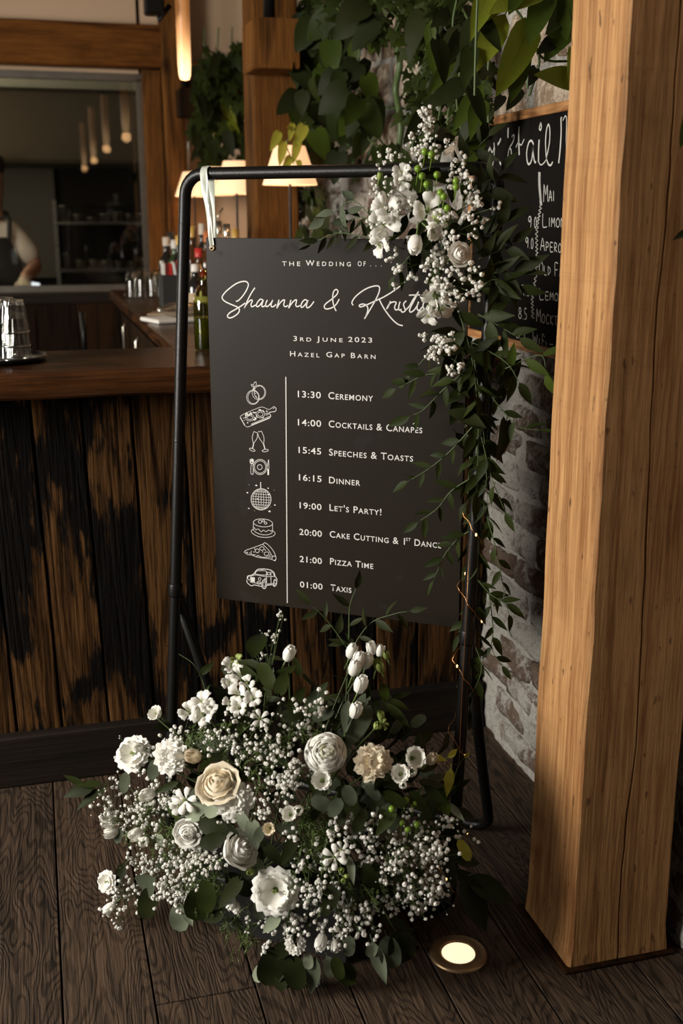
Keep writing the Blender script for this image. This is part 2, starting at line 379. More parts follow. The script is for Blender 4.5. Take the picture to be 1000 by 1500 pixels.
# back wall with pass window
YB = 6.05
def px_at(px, Y): return ony(px, 320, Y).x
wx = 0.60; wt = 2.15
bw = MB(); bw.box((-1.6+0, YB+.08, .55), (5.7, .12, 1.1)); bw.box(((wx+1.4)/2+.02, YB+.08, 1.55), (1.4-wx, .12, 3.0)); bw.box((-1.89, YB+.08, 2.62), (4.98, .12, .92)); bw.box((-2.9, YB+.08, 1.6), (1.6, .12, 1.2))
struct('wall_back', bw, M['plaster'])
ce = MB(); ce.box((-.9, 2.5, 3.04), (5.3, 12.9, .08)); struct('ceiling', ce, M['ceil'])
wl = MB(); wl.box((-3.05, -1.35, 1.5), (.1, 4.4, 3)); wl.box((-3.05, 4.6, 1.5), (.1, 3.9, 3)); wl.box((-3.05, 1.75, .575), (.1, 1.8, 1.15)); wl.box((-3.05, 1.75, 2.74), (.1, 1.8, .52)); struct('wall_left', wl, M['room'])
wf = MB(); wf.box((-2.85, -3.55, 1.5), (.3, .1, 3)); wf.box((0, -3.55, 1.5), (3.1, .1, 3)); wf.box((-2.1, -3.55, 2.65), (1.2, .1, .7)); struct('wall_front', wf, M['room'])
wr2 = MB(); wr2.box((XW+.13, -1.3, 1.5), (.16, 4.6, 3)); struct('wall_right_near', wr2, M['room'])
# window frame and glass of the pass
wn = MB(); wn.box((-.9, YB+.0, 2.165), (3.03, .05, .035)); wn.box((wx-.0, YB, 1.63), (.035, .05, 1.05)); wn.box((-.9, YB, 1.115), (3.0, .05, .03))
win = struct('window_1', wn, M['steel_dark'])
g = MB(); g.box((-.92, YB+.0, 1.64), (2.98, .008, 1.02)); gp = struct('window_pane', g, M['pane'], win)
# kitchen beyond the glass
kb = MB(); kb.box((-1.0, 8.6, 1.5), (5.2, .1, 3.0)); kb.box((1.05, 7.4, 1.5), (.1, 2.5, 3)); kb.box((-3.4, 7.4, 1.5), (.1, 2.5, 3)); struct('wall_kitchen', kb, M['kitchen'])
kt = MB(); kt.box((-.35, 8.5, 1.45), (1.1, .04, .8)); struct('wall_kitchen_tiles', kt, M['tile'])
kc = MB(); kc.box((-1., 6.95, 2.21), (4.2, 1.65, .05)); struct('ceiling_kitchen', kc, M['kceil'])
hd = MB(); hd.box((-.75, 7.2, 1.98), (3.3, .8, .40), bev=.02); tag(hd.build('extractor_hood', M['hood']), 'brown extractor hood hanging in the dark kitchen behind the glass', 'extractor hood')
area('kitchen_light', (-.6, 6.45, 2.15), (-.5, 6.5, 0), 1.6, .2, 2.0, (1, .85, .6))
point('kitchen_side_fill', (-.62, 6.45, 2.0), 2.2, (1, .92, .7), .03)  # added off-frame point light to lift the soffit, no actual lamp
# ------------------------------------------------------------------ timbers
def timber(name, x0, x1, y0, y1, z0, z1, mat, label, cat, bev=.008, jit=.004):
    mb = MB(); cx, cy = (x0+x1)/2, (y0+y1)/2
    ax = max(range(3), key=lambda i: (x1-x0, y1-y0, z1-z0)[i]); n = 24; lo = V3((x0, y0, z0)); hi = V3((x1, y1, z1)); b_, c_ = [i for i in range(3) if i != ax]
    vs = []; prof = []
    for (u, v) in ((-1, -1), (1, -1), (1, 1), (-1, 1)):
        for (du, dv) in (((0, bev), (bev, 0)) if u*v > 0 else ((bev, 0), (0, bev))): prof.append((u, v, du, dv))
    for i in range(n+1):
        for (u, v, du, dv) in prof:
            p = [0, 0, 0]; p[ax] = lo[ax]+(hi[ax]-lo[ax])*i/n
            jb = noise.noise((i*.7+u*9+x0*5, v*3, 1))*jit; jc = noise.noise((i*.7+v*7+y0*5, u*3, 9))*jit
            p[b_] = (hi[b_]-du if u > 0 else lo[b_]+du)+jb; p[c_] = (hi[c_]-dv if v > 0 else lo[c_]+dv)+jc; vs.append(V3(p))
    m_ = len(prof); fs = []
    for i in range(n):
        for k in range(m_): fs.append((i*m_+k, i*m_+(k+1) % m_, (i+1)*m_+(k+1) % m_, (i+1)*m_+k))
    fs.append(tuple(range(m_))[::-1]); fs.append(tuple(n*m_+k for k in range(m_)))
    mb.add(vs, fs, False); o = mb.build(name, mat); return tag(o, label, cat)
def near_post():
    # front face (-Y) has a long drying crack; built column by column
    x0, x1, y0, y1, H = .952, 1.168, 1.706, 1.905, 3.0
    crk = [(931, 1100), (917, 1205), (910, 1280), (902, 1403)]
    pts = sorted([(onp(px, py, V3((0, y0, 0)), V3((0, 1, 0))).z, onp(px, py, V3((0, y0, 0)), V3((0, 1, 0))).x) for px, py in [(982, 213), (975, 328), (958, 500), (946, 800), (931, 1100), (917, 1205), (910, 1280), (902, 1403)]])
    def crx(z):
        if z <= pts[0][0]: return pts[0][1]
        for (a, xa), (b, xb) in zip(pts, pts[1:]):
            if z <= b: return xa+(xb-xa)*(z-a)/(b-a)
        return pts[-1][1]
    n = 120; mb = MB(); vs = []
    for i in range(n+1):
        z = H*i/n; flare = 0.006*max(0, 1-z/.06)
        c = crx(z)+.0025*noise.noise((z*14, 0, 0)); wv = .0022+.0012*noise.noise((z*5, 2, 0))
        jl = .0035*noise.noise((z*5, 1, 1))+.0015*noise.noise((z*40, 3, 1)); jr = .003*noise.noise((z*4, 7, 1)); b = .005+.003*noise.noise((z*12, 4, 4))
        X0, X1, Y0, Y1 = x0+jl-flare, x1+jr+flare, y0+.003*noise.noise((z*6, 9, 1))-flare, y1
        row = [(X0, Y1), (X0+.001*noise.noise((z*9, 8, 8)), (Y0+Y1)/2), (X0, Y0+b), (X0+b, Y0), ((X0+c)/2, Y0), (c-wv, Y0), (c, Y0+.018), (c+wv, Y0), ((c+X1)/2, Y0), (X1-b, Y0), (X1, Y0+b), (X1, Y1)]
        vs += [V3((x, y, z)) for x, y in row]
    k = 12; fs = [(i*k+j, i*k+(j+1) % k, (i+1)*k+(j+1) % k, (i+1)*k+j) for i in range(n) for j in range(k)]
    mb.add(vs, fs, False); o = mb.build('timber_post', M['post']); o.location.z = .0085
    return tag(o, 'large rough-hewn oak post in the right foreground with a long drying crack', 'post')
near_post()
pl = MB(); pl.box((1.06, 1.807, .004), (.25, .235, .008), bev=.002); tag(pl.build('post_base_plate', M['darkwood']), 'thin dark plate under the foot of the large oak post', 'base plate')
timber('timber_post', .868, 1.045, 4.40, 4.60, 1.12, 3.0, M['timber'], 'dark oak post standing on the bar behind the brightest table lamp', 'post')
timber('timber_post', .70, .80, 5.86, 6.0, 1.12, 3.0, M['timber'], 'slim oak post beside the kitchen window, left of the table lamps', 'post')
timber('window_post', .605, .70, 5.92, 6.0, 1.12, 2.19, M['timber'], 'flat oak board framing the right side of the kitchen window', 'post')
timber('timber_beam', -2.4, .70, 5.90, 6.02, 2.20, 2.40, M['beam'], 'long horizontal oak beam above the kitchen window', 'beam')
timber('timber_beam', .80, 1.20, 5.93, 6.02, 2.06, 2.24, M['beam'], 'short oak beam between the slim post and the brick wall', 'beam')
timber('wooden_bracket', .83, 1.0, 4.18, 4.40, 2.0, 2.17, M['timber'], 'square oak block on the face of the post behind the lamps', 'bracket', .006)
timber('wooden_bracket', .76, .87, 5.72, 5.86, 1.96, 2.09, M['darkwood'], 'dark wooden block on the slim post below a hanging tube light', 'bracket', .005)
def rod(name, pts, r, mat, label, cat):
    mb = MB(); mb.tube(pts, r, 14); return tag(mb.build(name, mat), label, cat)
rod('spotlight_tube', [(.91, 4.28, 2.172), (.91, 4.28, 2.62)], .022, M['black_metal'], 'dark metal cylinder standing on the oak block of the nearer post', 'light fitting')
rod('spotlight_tube', [(.80, 5.78, 2.092), (.80, 5.78, 2.55)], .018, M['black_metal'], 'dark metal cylinder standing on the small block of the slim post', 'light fitting')
# ------------------------------------------------------------------ BAR
YF = 2.80
bf = empty('bar_counter', (.2, YF, 0), 'bar front clad in dark stained vertical reclaimed planks', 'bar front')
def child(mb, name, mat, parent, **k):
    for i, v in enumerate(mb.v): mb.v[i] = V3(v)-parent.location
    o = mb.build(name, mat, parent); return o
xe = [ony(px, py, YF).x for px, py in [(26, 1072), (92, 1068), (160, 1055), (227, 1045), (296, 1035), (362, 1028), (428, 1020), (492, 1012), (552, 1005), (611, 1001), (672, 997)]]
xe = [xe[0]-.15*k for k in range(9, 0, -1)]+xe+[1.205]
for a, b in zip(xe, xe[1:]):
    mb = MB(); dy = rnd.uniform(-.004, .004); n = 10; vs = []; lean = -.026
    for i in range(n+1):
        z = .135+(1.055-.135)*i/n; L = lean*(z-.14)*(1 if a < 1.0 else .2)
        e1 = .0016*noise.noise((z*6, a*9, 0)); e2 = .0016*noise.noise((z*6, b*9, 0))
        xa, xb = a+.0028+L+e1, b-.0028+(L if b < 1.1 else 0)+e2; yf = YF+dy
        vs += [V3((xa, yf+.022, z)), V3((xa, yf+.003, z)), V3((xa+.003, yf, z)), V3(((xa+xb)/2, yf-.001+.002*noise.noise((z*4, a, 5)), z)), V3((xb-.003, yf, z)), V3((xb, yf+.003, z)), V3((xb, yf+.022, z))]
    k = 7; fs = [(i*k+j, i*k+j+1, (i+1)*k+j+1, (i+1)*k+j) for i in range(n) for j in range(k-1)]
    mb.add(vs, fs, False); child(mb, 'plank', M['bar'], bf)
mb = MB(); mb.box((-.2, YF+.05, .565), (2.8, .05, .97)); child(mb, 'backing_panel', M['black_box'], bf)
mb = MB(); mb.box((-.2, YF-.008, .0725), (2.81, .05, .143), bev=.004); child(mb, 'kickboard', M['kick'], bf)
# bar tops
bt = empty('worktop', (.2, 2.9, 1.05), 'glossy dark wooden L-shaped bar top', 'bar top')
mb = MB(); prof = [(2.665, 1.062), (2.66, 1.075), (2.66, 1.102), (2.666, 1.114), (2.68, 1.119), (3.115, 1.119), (3.115, 1.055), (2.672, 1.055)]
vs = [V3((x, y, z)) for x in (-1.6, .05, 1.2) for y, z in prof]; fs = [(j+8*i, (j+1) % 8+8*i, (j+1) % 8+8*(i+1), j+8*(i+1))[::-1] for i in range(2) for j in range(8)]+[tuple(range(8)), tuple(range(16, 24))[::-1]]
mb.add(vs, fs, False); child(mb, 'front_top', M['bartop'], bt)
mb = MB(); mb.box((.79, 4.45, 1.094), (.83, 2.66, .05), bev=.006); child(mb, 'return_top', M['bartopY'], bt)
mb = MB(); mb.box((-.6, 5.91, 1.075), (3.6, .22, .045), bev=.005); tag(mb.build('pass_shelf', M['kick']), 'dark narrow shelf below the kitchen window', 'shelf')
cb = empty('back_bar_cabinet', (.8, 4.4, 0), 'dark cabinets under the return of the bar', 'cabinet')
mb = MB(); mb.box((.81, 4.45, .53), (.76, 2.64, 1.06)); child(mb, 'body', M['darkwood'], cb)
for k in range(4):
    mb = MB(); mb.box((.421, 3.45+.62*k, .56), (.018, .58, .92), bev=.003); dr = child(mb, 'door', M['darkwood'], cb)
    mb = MB(); mb.tube([(.40, 3.45+.62*k-.2, .86), (.385, 3.45+.62*k-.2, .88), (.385, 3.45+.62*k-.2, .99), (.40, 3.45+.62*k-.2, 1.01)], .006, 8)
    for i, v in enumerate(mb.v): mb.v[i] = v-cb.location
    tag(mb.build('handle', M['steel'], dr))
pp = empty('pass_panelling', (-.6, 5.8, 0), 'dark brown boarded front below the kitchen window shelf', 'panelling')
for k in range(14):
    mb = MB(); mb.box((-2.2+.21*k, 5.80, .53), (.205, .02, 1.04), bev=.003); child(mb, 'panel', M['darkwood'], pp)
# low stool / rack in the dark behind the bar
st = empty('service_rack', (.16, 4.9, 0), 'black low rack standing in the dark behind the bar', 'rack')
mb = MB(); mb.box((.19, 4.75, .83), (.34, .34, .025), bev=.004); child(mb, 'shelf', M['black_metal'], st)
mb = MB(); mb.box((.19, 4.75, .40), (.32, .32, .02), bev=.004); child(mb, 'shelf', M['black_metal'], st)
for sx in (-.15, .15):
    for sy in (-.15, .15):
        mb = MB(); mb.tube([(.19+sx, 4.75+sy, -.02), (.19+sx, 4.75+sy, .82 if sx+sy < .2 or sx < 0 else .82)], .012, 8); child(mb, 'leg', M['black_metal'], st)
mb = MB(); mb.tube([(.20, 4.92, .84), (.20, 4.92, 1.08)], .012, 8); child(mb, 'post', M['black_metal'], st)
# ------------------------------------------------------------------ STAND
A = -.70; d_ = V3((math.cos(A), math.sin(A), 0)); n_ = V3((-math.sin(A), math.cos(A), 0)); HZ, LB, WD = 1.565, .18, .719
r0 = .0135
FR = onz(657, 1335, r0); FL = FR-d_*WD; up = (n_*LB+V3((0, 0, HZ-r0))); TL, TR = FL+up, FR+up
upn = up.normalized()
def arc(c, a, b, r, k=6):   # corner at c between incoming dir a and outgoing dir b
    return [c-a*r+(a*r)*math.sin(t*PI/2/k)+(b*r)*(1-math.cos(t*PI/2/k)) for t in range(k+1)]
stand = empty('sign_stand', (FL+FR)/2-V3((0, 0, r0)), 'black tubular metal A-frame stand with rounded corners, holding the sign', 'stand')
def loop(P0, P1, Pu, rr, name, close=True):
    pts = arc(P0, V3(-d_)*1, Pu, rr)
    return pts
mid = (FL+FR)/2
def upath(TLp, TRp, BLp, BRp, rr, top=True):
    u1 = (TLp-BLp).normalized(); u2 = (TRp-BRp).normalized(); P = []
    P += [(BLp+BRp)/2]
    P += arc(BLp, -d_, u1, rr)
    if top: P += arc(TLp, u1, d_, rr) + arc(TRp, d_, -u2, rr)
    else: P += [TLp]; return P, [ (BLp+BRp)/2 ]+arc(BRp, d_, u2, rr)+[TRp]
    P += arc(BRp, -u2, -d_, rr) + [(BLp+BRp)/2]
    return P
def densify(P, n=1):
    return P
mb = MB(); mb.tube(upath(TL, TR, FL, FR, .045), r0, 16, False); child(mb, 'front_frame', M['black_metal'], stand)
tj = .395; JL, JR = FL+up*tj, FR+up*tj
RR = onz(717, 1213, r0); RL = RR-d_*WD
a_, b_ = upath(JL, JR, RL, RR, .045, False)
mb = MB(); mb.tube(a_[::-1]+b_[1:] if False else list(reversed(a_))+b_[1:], r0*.95, 16, True); child(mb, 'rear_frame', M['black_metal'], stand)
for J in (JL, JR):
    mb = MB(); mb.lathe([(0, -.016), (.0155, -.016), (.0165, -.012), (.0165, .012), (.0155, .016), (0, .016)], 16, J, basis(upn)); child(mb, 'hinge_collar', M['black_metal'], stand)
for q in (FL+up*.62, FR+up*.62, FL+up*.93):
    mb = MB(); mb.lathe([(.0139, -.003), (.0143, 0), (.0139, .003)], 16, q, basis(upn)); child(mb, 'tube_joint', M['black_metal'], stand)
# ------------------------------------------------------------------ SIGN
SA = -.61; sd = V3((math.cos(SA), math.sin(SA), 0)); sn = V3((math.sin(SA), -math.cos(SA), 0)); S0 = V3((.375, 2.472, 1.429)); SW, SH = .594, .841
sign = empty('welcome_sign', S0+sd*SW/2-V3((0, 0, SH)), 'charcoal wedding order-of-the-day sign with white lettering, hanging from the stand', 'sign')
SR = Matrix((sd, -sn, V3((0, 0, 1)))).transposed()
mb = MB(); mb.box(S0+sd*SW/2-V3((0, 0, SH/2))-sn*.0025, (SW, .005, SH), SR, .0008); child(mb, 'board', M['sign'], sign)
def s_uv(px, py, off=.0008): return onp(px, py, S0, sn)+sn*off
def ribbon(mb, P, w, nrm):
    vs = []; N = len(P)
    for i in range(N):
        t = (P[min(i+1, N-1)]-P[max(i-1, 0)])
        if t.length < 1e-7: t = V3((1, 0, 0))
        b = nrm.cross(t.normalized()).normalized()*w/2; vs += [P[i]-b, P[i]+b]
    mb.add(vs, [(2*i, 2*i+1, 2*i+3, 2*i+2) for i in range(N-1)], False)
def disc(mb, p, r, nrm, n=8, ry=None):
    B = basis(nrm, (0, 0, 1)); mb.add([p]+[p+B @ V3((r*math.cos(2*PI*k/n), (ry or r)*math.sin(2*PI*k/n), 0)) for k in range(n)], [(0, k+1, (k+1) % n+1) for k in range(n)], False)
SPX = .00145
def strokes(lst, ox, oy, k, w, name, parent, mat, mapf, nrm, smooth=5):
    mb = MB()
    for s in lst:
        ww = w; closed = False
        if s and isinstance(s[0], str):
            closed = 'c' in s[0]; ww = w*(float(s[0].replace('c', '') or 1)); s = s[1:]
        pts = [(ox+x/k, oy+y/k) for x, y in s]
        q = catmull(pts, smooth, closed) if len(pts) > 2 else [V3((*p, 0)) for p in pts]
        P = [mapf(p.x, p.y) for p in q]
        ribbon(mb, P, ww, nrm)
    return child(mb, name, mat, parent)
# script names
k1 = 1000/150
shau = [[(170, 275), (195, 268), (240, 220), (280, 155), (292, 110), (275, 85), (235, 82), (170, 105), (90, 165), (45, 215), (38, 248), (70, 280), (130, 308), (185, 332), (205, 358), (190, 395), (140, 430), (105, 437), (88, 420), (110, 388), (165, 355), (215, 325), (262, 292)],
        [(357, 143), (325, 190), (290, 255), (262, 320), (252, 342), (270, 310), (300, 275), (325, 262), (330, 275), (318, 305), (325, 328), (345, 322), (365, 310)],
        [(432, 262), (410, 255), (385, 280), (370, 312), (378, 328), (400, 318), (425, 285), (440, 262), (425, 305), (428, 328), (450, 322), (468, 305)],
        [(478, 262), (462, 300), (465, 325), (485, 322), (515, 290), (530, 262), (515, 305), (518, 328), (540, 325), (562, 305)],
        [(592, 260), (578, 310), (570, 342), (595, 300), (625, 268), (645, 262), (642, 285), (638, 315), (655, 328), (680, 315)],
        [(708, 262), (695, 310), (685, 342), (712, 300), (742, 268), (762, 262), (760, 285), (755, 315), (772, 328), (795, 315)],
        [(865, 268), (845, 260), (820, 282), (805, 318), (812, 335), (835, 322), (860, 290), (875, 265), (860, 310), (865, 338), (890, 330), (915, 302), (932, 277)]]
strokes(shau, 320, 400, k1, .0026, 'name_lettering', sign, M['white_print'], s_uv, sn)
k2 = 1000/180
kris = [[(205, 212), (180, 255), (145, 282), (100, 292), (83, 275), (95, 250), (140, 215), (180, 180), (195, 150), (180, 133), (160, 150), (152, 190), (155, 240), (168, 285), (180, 308)],
        [(318, 262), (308, 240), (330, 200), (380, 155), (440, 120), (500, 104), (530, 112), (530, 150), (505, 210), (465, 280), (430, 340), (410, 372), (430, 330), (438, 290), (425, 262), (395, 252), (368, 262), (378, 275), (420, 262), (490, 230), (560, 198), (640, 150), (700, 105), (738, 70)],
        [(528, 205), (545, 245), (580, 305), (630, 370), (680, 415), (722, 428)],
        [(622, 228), (605, 270), (590, 292), (610, 255), (640, 235), (668, 240), (655, 275), (665, 300), (690, 290)],
        [(700, 232), (690, 265), (690, 300), (712, 295)],
        [(750, 225), (728, 250), (735, 280), (742, 305), (720, 318), (705, 305)],
        [(745, 300), (775, 270), (800, 225), (850, 150), (812, 225), (778, 295), (785, 318), (815, 300), (840, 262)],
        [(772, 180), (820, 178), (862, 178)],
        [(850, 232), (838, 275), (842, 300), (862, 298), (880, 275)], [(898, 225), (885, 270), (905, 300), (925, 262)], [(935, 235), (950, 260), (935, 300), (965, 280), (985, 240)]]
strokes(kris, 460, 400, k2, .0026, 'name_lettering', sign, M['white_print'], s_uv, sn)
# icons
k3 = 1000/70
def circ(cx, cy, rx, ry=None, n=16, rot=0.): ry = ry or rx; return ['c']+[(cx+rx*math.cos(2*PI*i/n)*math.cos(rot)-ry*math.sin(2*PI*i/n)*math.sin(rot), cy+rx*math.cos(2*PI*i/n)*math.sin(rot)+ry*math.sin(2*PI*i/n)*math.cos(rot)) for i in range(n)]
rings = [circ(365, 455, 132, 148), circ(372, 455, 112, 134), circ(490, 355, 142, 152), circ(500, 352, 112, 132), [(340, 325), (400, 255)], [(350, 330), (415, 262)], [(410, 240), (330, 180), (345, 225), (410, 240), (440, 150), (400, 140), (385, 180), (360, 190)], [(440, 150), (425, 130), (405, 150)], [(400, 315), (455, 350)], [(390, 350), (430, 390)], [(400, 420), (450, 450)]]
o = strokes(rings, 345, 550, k3, .0009, 'rings_drawing', sign, M['white_print'], s_uv, sn)
boardi = [['2', (100, 875), (195, 1045)], [(100, 875), (110, 850), (200, 795), (420, 700), (560, 660), (700, 710), (800, 648)], ['1.5', (800, 648), (850, 690), (835, 745), (780, 760), (700, 775), (730, 820), (725, 870), (560, 945), (330, 1035)], [(195, 1045), (240, 1075), (290, 1065), (720, 890)], [(330, 1015), (560, 920), (720, 850)],
          circ(300, 880, 90, 70), circ(300, 880, 60, 40), circ(520, 810, 90, 75), circ(520, 810, 55, 45), ['3', (210, 850), (230, 780), (265, 840), (245, 850)], ['3', (285, 840), (320, 780), (345, 830)], ['2.5', (360, 765), (390, 780), (425, 770)], ['3', (485, 725), (520, 720), (545, 740)], ['3', (565, 730), (600, 765)], ['2.5', (640, 750), (670, 745)], ['3', (380, 935), (430, 905), (400, 880)], ['2.5', (550, 885), (590, 875)], ['2.5', (240, 990), (265, 985)], ['2', (785, 685), (805, 690)], [(620, 800), (690, 790)], [(630, 830), (690, 810), (660, 780)], [(160, 890), (240, 870)], [(170, 930), (200, 940)], [(430, 850), (460, 880), (440, 820)]]
strokes(boardi, 345, 550, k3, .0009, 'canape_board_drawing', sign, M['white_print'], s_uv, sn)
flut = [[(385, 100), (350, 230), (375, 355)], [(385, 100), (462, 130)], [(462, 130), (450, 240), (375, 355)], [(375, 355), (352, 455)], [(385, 350), (362, 455)], circ(350, 482, 62, 24, 12, .4), [(470, 110), (545, 92)], [(462, 130), (500, 240), (580, 355)], [(545, 92), (595, 230), (590, 355)], [(580, 355), (612, 470)], [(592, 355), (620, 465)], circ(622, 498, 64, 25, 12, -.12)]
strokes(flut, 345, 625, k3, .0011, 'champagne_flutes_drawing', sign, M['white_print'], s_uv, sn)
dish = [circ(515, 842, 145, 158), circ(515, 842, 118, 130), circ(508, 845, 50, 52), ['3.5', (345, 670), (340, 735)], ['2', (310, 680), (312, 750), (340, 770), (370, 745), (370, 680)], [(330, 770), (320, 900), (325, 980), (350, 995), (370, 975), (365, 780)], [(690, 690), (660, 870), (670, 880)], [(695, 690), (700, 870)], ['3.5', (685, 880), (685, 1010)]]
strokes(dish, 345, 625, k3, .0011, 'place_setting_drawing', sign, M['white_print'], s_uv, sn)
ball = [['1.6', *circ(535, 447, 208, 220, 24)[1:], circ(535, 447, 208, 220, 24)[1]], ['2', (525, 85), (528, 225)]]
for q in (-.75, -.5, -.25, 0, .25, .5, .75):
    h = math.sqrt(1-q*q)
    ball.append([(535-208*h, 447+220*q-15*h*0-12), (535, 447+220*q+6), (535+208*h, 447+220*q+18)])
    ball.append([(535+208*q*.35, 447-218), (535+208*q*.95, 447-110), (535+208*q*1.05, 447), (535+208*q*.95, 447+110), (535+208*q*.35, 447+218)])
strokes(ball, 345, 700, k3, .0009, 'mirror_ball_drawing', sign, M['white_print'], s_uv, sn)
mb = MB()
for (x, y, r) in [(436, 156, 26), (250, 308, 24), (684, 215, 20), (825, 567, 18), (278, 637, 20), (712, 698, 28), (696, 348, 22), (465, 440, 22), (285, 143, 7), (808, 257, 7), (737, 607, 6), (400, 687, 7)]:
    disc(mb, s_uv(345+x/k3, 700+y/k3, .001), r/k3*SPX*.8, sn, 4 if r > 18 else 6, r/k3*SPX*1.2)
child(mb, 'sparkles_drawing', M['white_print'], sign)
cake = [circ(575, 940, 200, 82, 20, .08), [(375, 930), (378, 1080), (450, 1150), (580, 1190), (700, 1180), (770, 1130), (775, 960)], [(385, 1030), (425, 1080), (480, 1070), (535, 1125), (585, 1092), (640, 1125), (690, 1090), (735, 1110), (775, 1095)], [(375, 1070), (330, 1110), (370, 1170), (480, 1225), (620, 1245), (760, 1225), (830, 1170), (800, 1120), (775, 1105)], circ(515, 915, 36, 32), circ(585, 897, 24, 22), circ(630, 945, 26, 22)]
strokes(cake, 345, 700, k3, .0011, 'cake_drawing', sign, M['white_print'], s_uv, sn)
pizza = [[(180, 340), (220, 300), (400, 235), (570, 170), (615, 142), (700, 200), (790, 310), (840, 420), (845, 490), (815, 518), (760, 490), (700, 475), (560, 460), (430, 435), (350, 400), (250, 385), (180, 340)], [(570, 175), (650, 250), (710, 320), (770, 425)], circ(805, 465, 42, 45), circ(552, 262, 46, 36), circ(455, 310, 42, 40), circ(650, 372, 50, 40), [(215, 340), (260, 345), (235, 360)], [(290, 360), (330, 355), (325, 385)], [(350, 390), (420, 395)], [(430, 435), (470, 405), (520, 435), (600, 445), (690, 440), (750, 440)], ['2', (615, 285), (628, 300)], ['2', (560, 325), (572, 338)], ['2', (380, 330), (395, 340)], ['2', (325, 315), (335, 328)], ['2', (715, 395), (725, 410)], ['1.8', (395, 265), (410, 280)]]
strokes(pizza, 345, 785, k3, .0011, 'pizza_drawing', sign, M['white_print'], s_uv, sn)
car = [['1.6', (245, 900), (255, 840), (320, 825), (380, 795), (450, 710), (520, 690), (600, 690), (720, 710), (800, 760), (830, 850), (865, 900), (860, 980), (840, 1040), (800, 1050), (780, 1020), (650, 1030)], ['2.5', (520, 695), (595, 690)], [(410, 800), (455, 730), (640, 735), (635, 815), (410, 800)], [(330, 840), (420, 815), (640, 850), (820, 845)], ['4', (345, 860), (345, 960)], ['4', (385, 865), (385, 965)], circ(505, 900, 28), circ(285, 880, 28, 44), ['1.6', *circ(600, 1010, 48, 92, 16)[1:]], circ(600, 1010, 24, 56), ['1.5', (235, 920), (250, 980), (330, 1040), (400, 1025), (560, 1060)], [(300, 960), (430, 985), (560, 985)], [(455, 955), (520, 960), (520, 1005), (455, 1000), (455, 955)], [(650, 750), (650, 1020)], [(740, 740), (745, 1010)], [(680, 760), (720, 765), (720, 810), (665, 810), (680, 760)], [(750, 760), (790, 775), (810, 835)], [(660, 1005), (820, 985)], ['1.6', *circ(825, 980, 22, 70, 12)[1:]], ['1.5', (645, 905), (620, 890), (590, 930)], ['2', (730, 900), (745, 905)], ['1.2', (330, 850), (320, 960)]]
strokes(car, 345, 785, k3, .0011, 'taxi_drawing', sign, M['white_print'], s_uv, sn)
mb = MB(); P = [s_uv(418.7, 552, .0009), s_uv(420.8, 883, .0009)]; ribbon(mb, P, .0021, sn); child(mb, 'divider_line', M['white_print'], sign)
# lettering with the built-in font in small capitals
def text(parent, body, p0, p1, cap, nrm, along, mat, name='lettering', track=1., bold=.0, sc=.78):
    cu = bpy.data.curves.new(name, 'FONT'); cu.body = body; cu.size = 1; cu.small_caps_scale = sc; cu.space_character = track; cu.offset = bold
    for i, ch in enumerate(body):
        if ch.islower(): cu.body_format[i].use_small_caps = True
    cu.resolution_u = 3
    tmp = bpy.data.objects.new('tmp', cu); COL.objects.link(tmp); dg = bpy.context.evaluated_depsgraph_get(); me = bpy.data.meshes.new_from_object(tmp.evaluated_get(dg)); bpy.data.objects.remove(tmp)
    xs = [v.co.x for v in me.vertices]; ys = [v.co.y for v in me.vertices]; x0, x1 = min(xs), max(xs)
    W = (p1-p0).length; sx = W/(x1-x0); sy = cap/.73; t = (p1-p0).normalized(); upv = nrm.cross(t).normalized()
    for v in me.vertices: v.co = p0+t*((v.co.x-x0)*sx)+upv*(v.co.y*sy)-parent.location
    me.materials.clear(); me.materials.append(mat); me.name = name; return obj(name, me, parent)
def stext(body, x0, y0, x1, y1, cap, track=1., bold=.004):
    a, b = s_uv(x0, y0, .001), s_uv(x1, y1, .001); z = (a.z+b.z)/2; a.z = b.z = z
    return text(sign, body, a, b, cap, sn, sd, M['white_print'], track=track, bold=bold)
stext('THE', 413.4, 389.5, 440, 389.5, .0098, 1.5); stext('Wedding', 448, 389.5, 514, 389.7, .0120, 1.5, .006); stext('OF . . .', 524, 390, 559, 390, .0105, 1.5)
stext('3rd', 430, 499.5, 456, 500, .0112, 1.4); stext('June', 464, 500, 502, 501, .0112, 1.4); stext('2023', 510, 501, 545, 501.5, .0112, 1.3)
stext('Hazel', 425, 522, 468, 523, .0118, 1.4); stext('Gap', 478, 523, 505, 524, .0118, 1.4); stext('Barn', 514, 524.5, 550, 525.5, .0118, 1.4)
for (tm, a, b, y, nm_, c, d, y2, y3) in [('13:30', 436.4, 470, 582.5, 'Ceremony', 481, 546.3, 585, 587), ('14:00', 436.5, 470.5, 624, 'Cocktails & Canapes', 481.5, 618.5, 627, 633), ('15:45', 437.5, 470.5, 664.5, 'Speeches & Toasts', 482, 605, 668, 675),
        ('16:15', 438, 471, 704.7, 'Dinner', 482, 527.5, 708, 711), ('19:00', 439, 471, 745.7, "Let's Party!", 482.7, 558.6, 748.5, 754), ('21:00', 439, 471.5, 824.4, 'Pizza Time', 483.5, 546.7, 827, 832.6), ('01:00', 439.5, 472.5, 861.7, 'Taxis', 484.3, 514.7, 864.5, 868.7)]:
    stext(tm, a, y-1, b, y+1, .0150, 1.08, .007); stext(nm_, c, y2, d, y3, .0160, 1.12, .007)
stext('20:00', 438.5, 783.6, 471.5, 785.6, .0150, 1.08, .007); stext('Cake Cutting & 1', 483, 787, 593, 797.5, .0160, 1.12, .007); stext('ST', 594.5, 792, 601.5, 792.8, .0075, 1.1); stext('Dance', 607, 799, 646, 803, .0160, 1.12, .007)
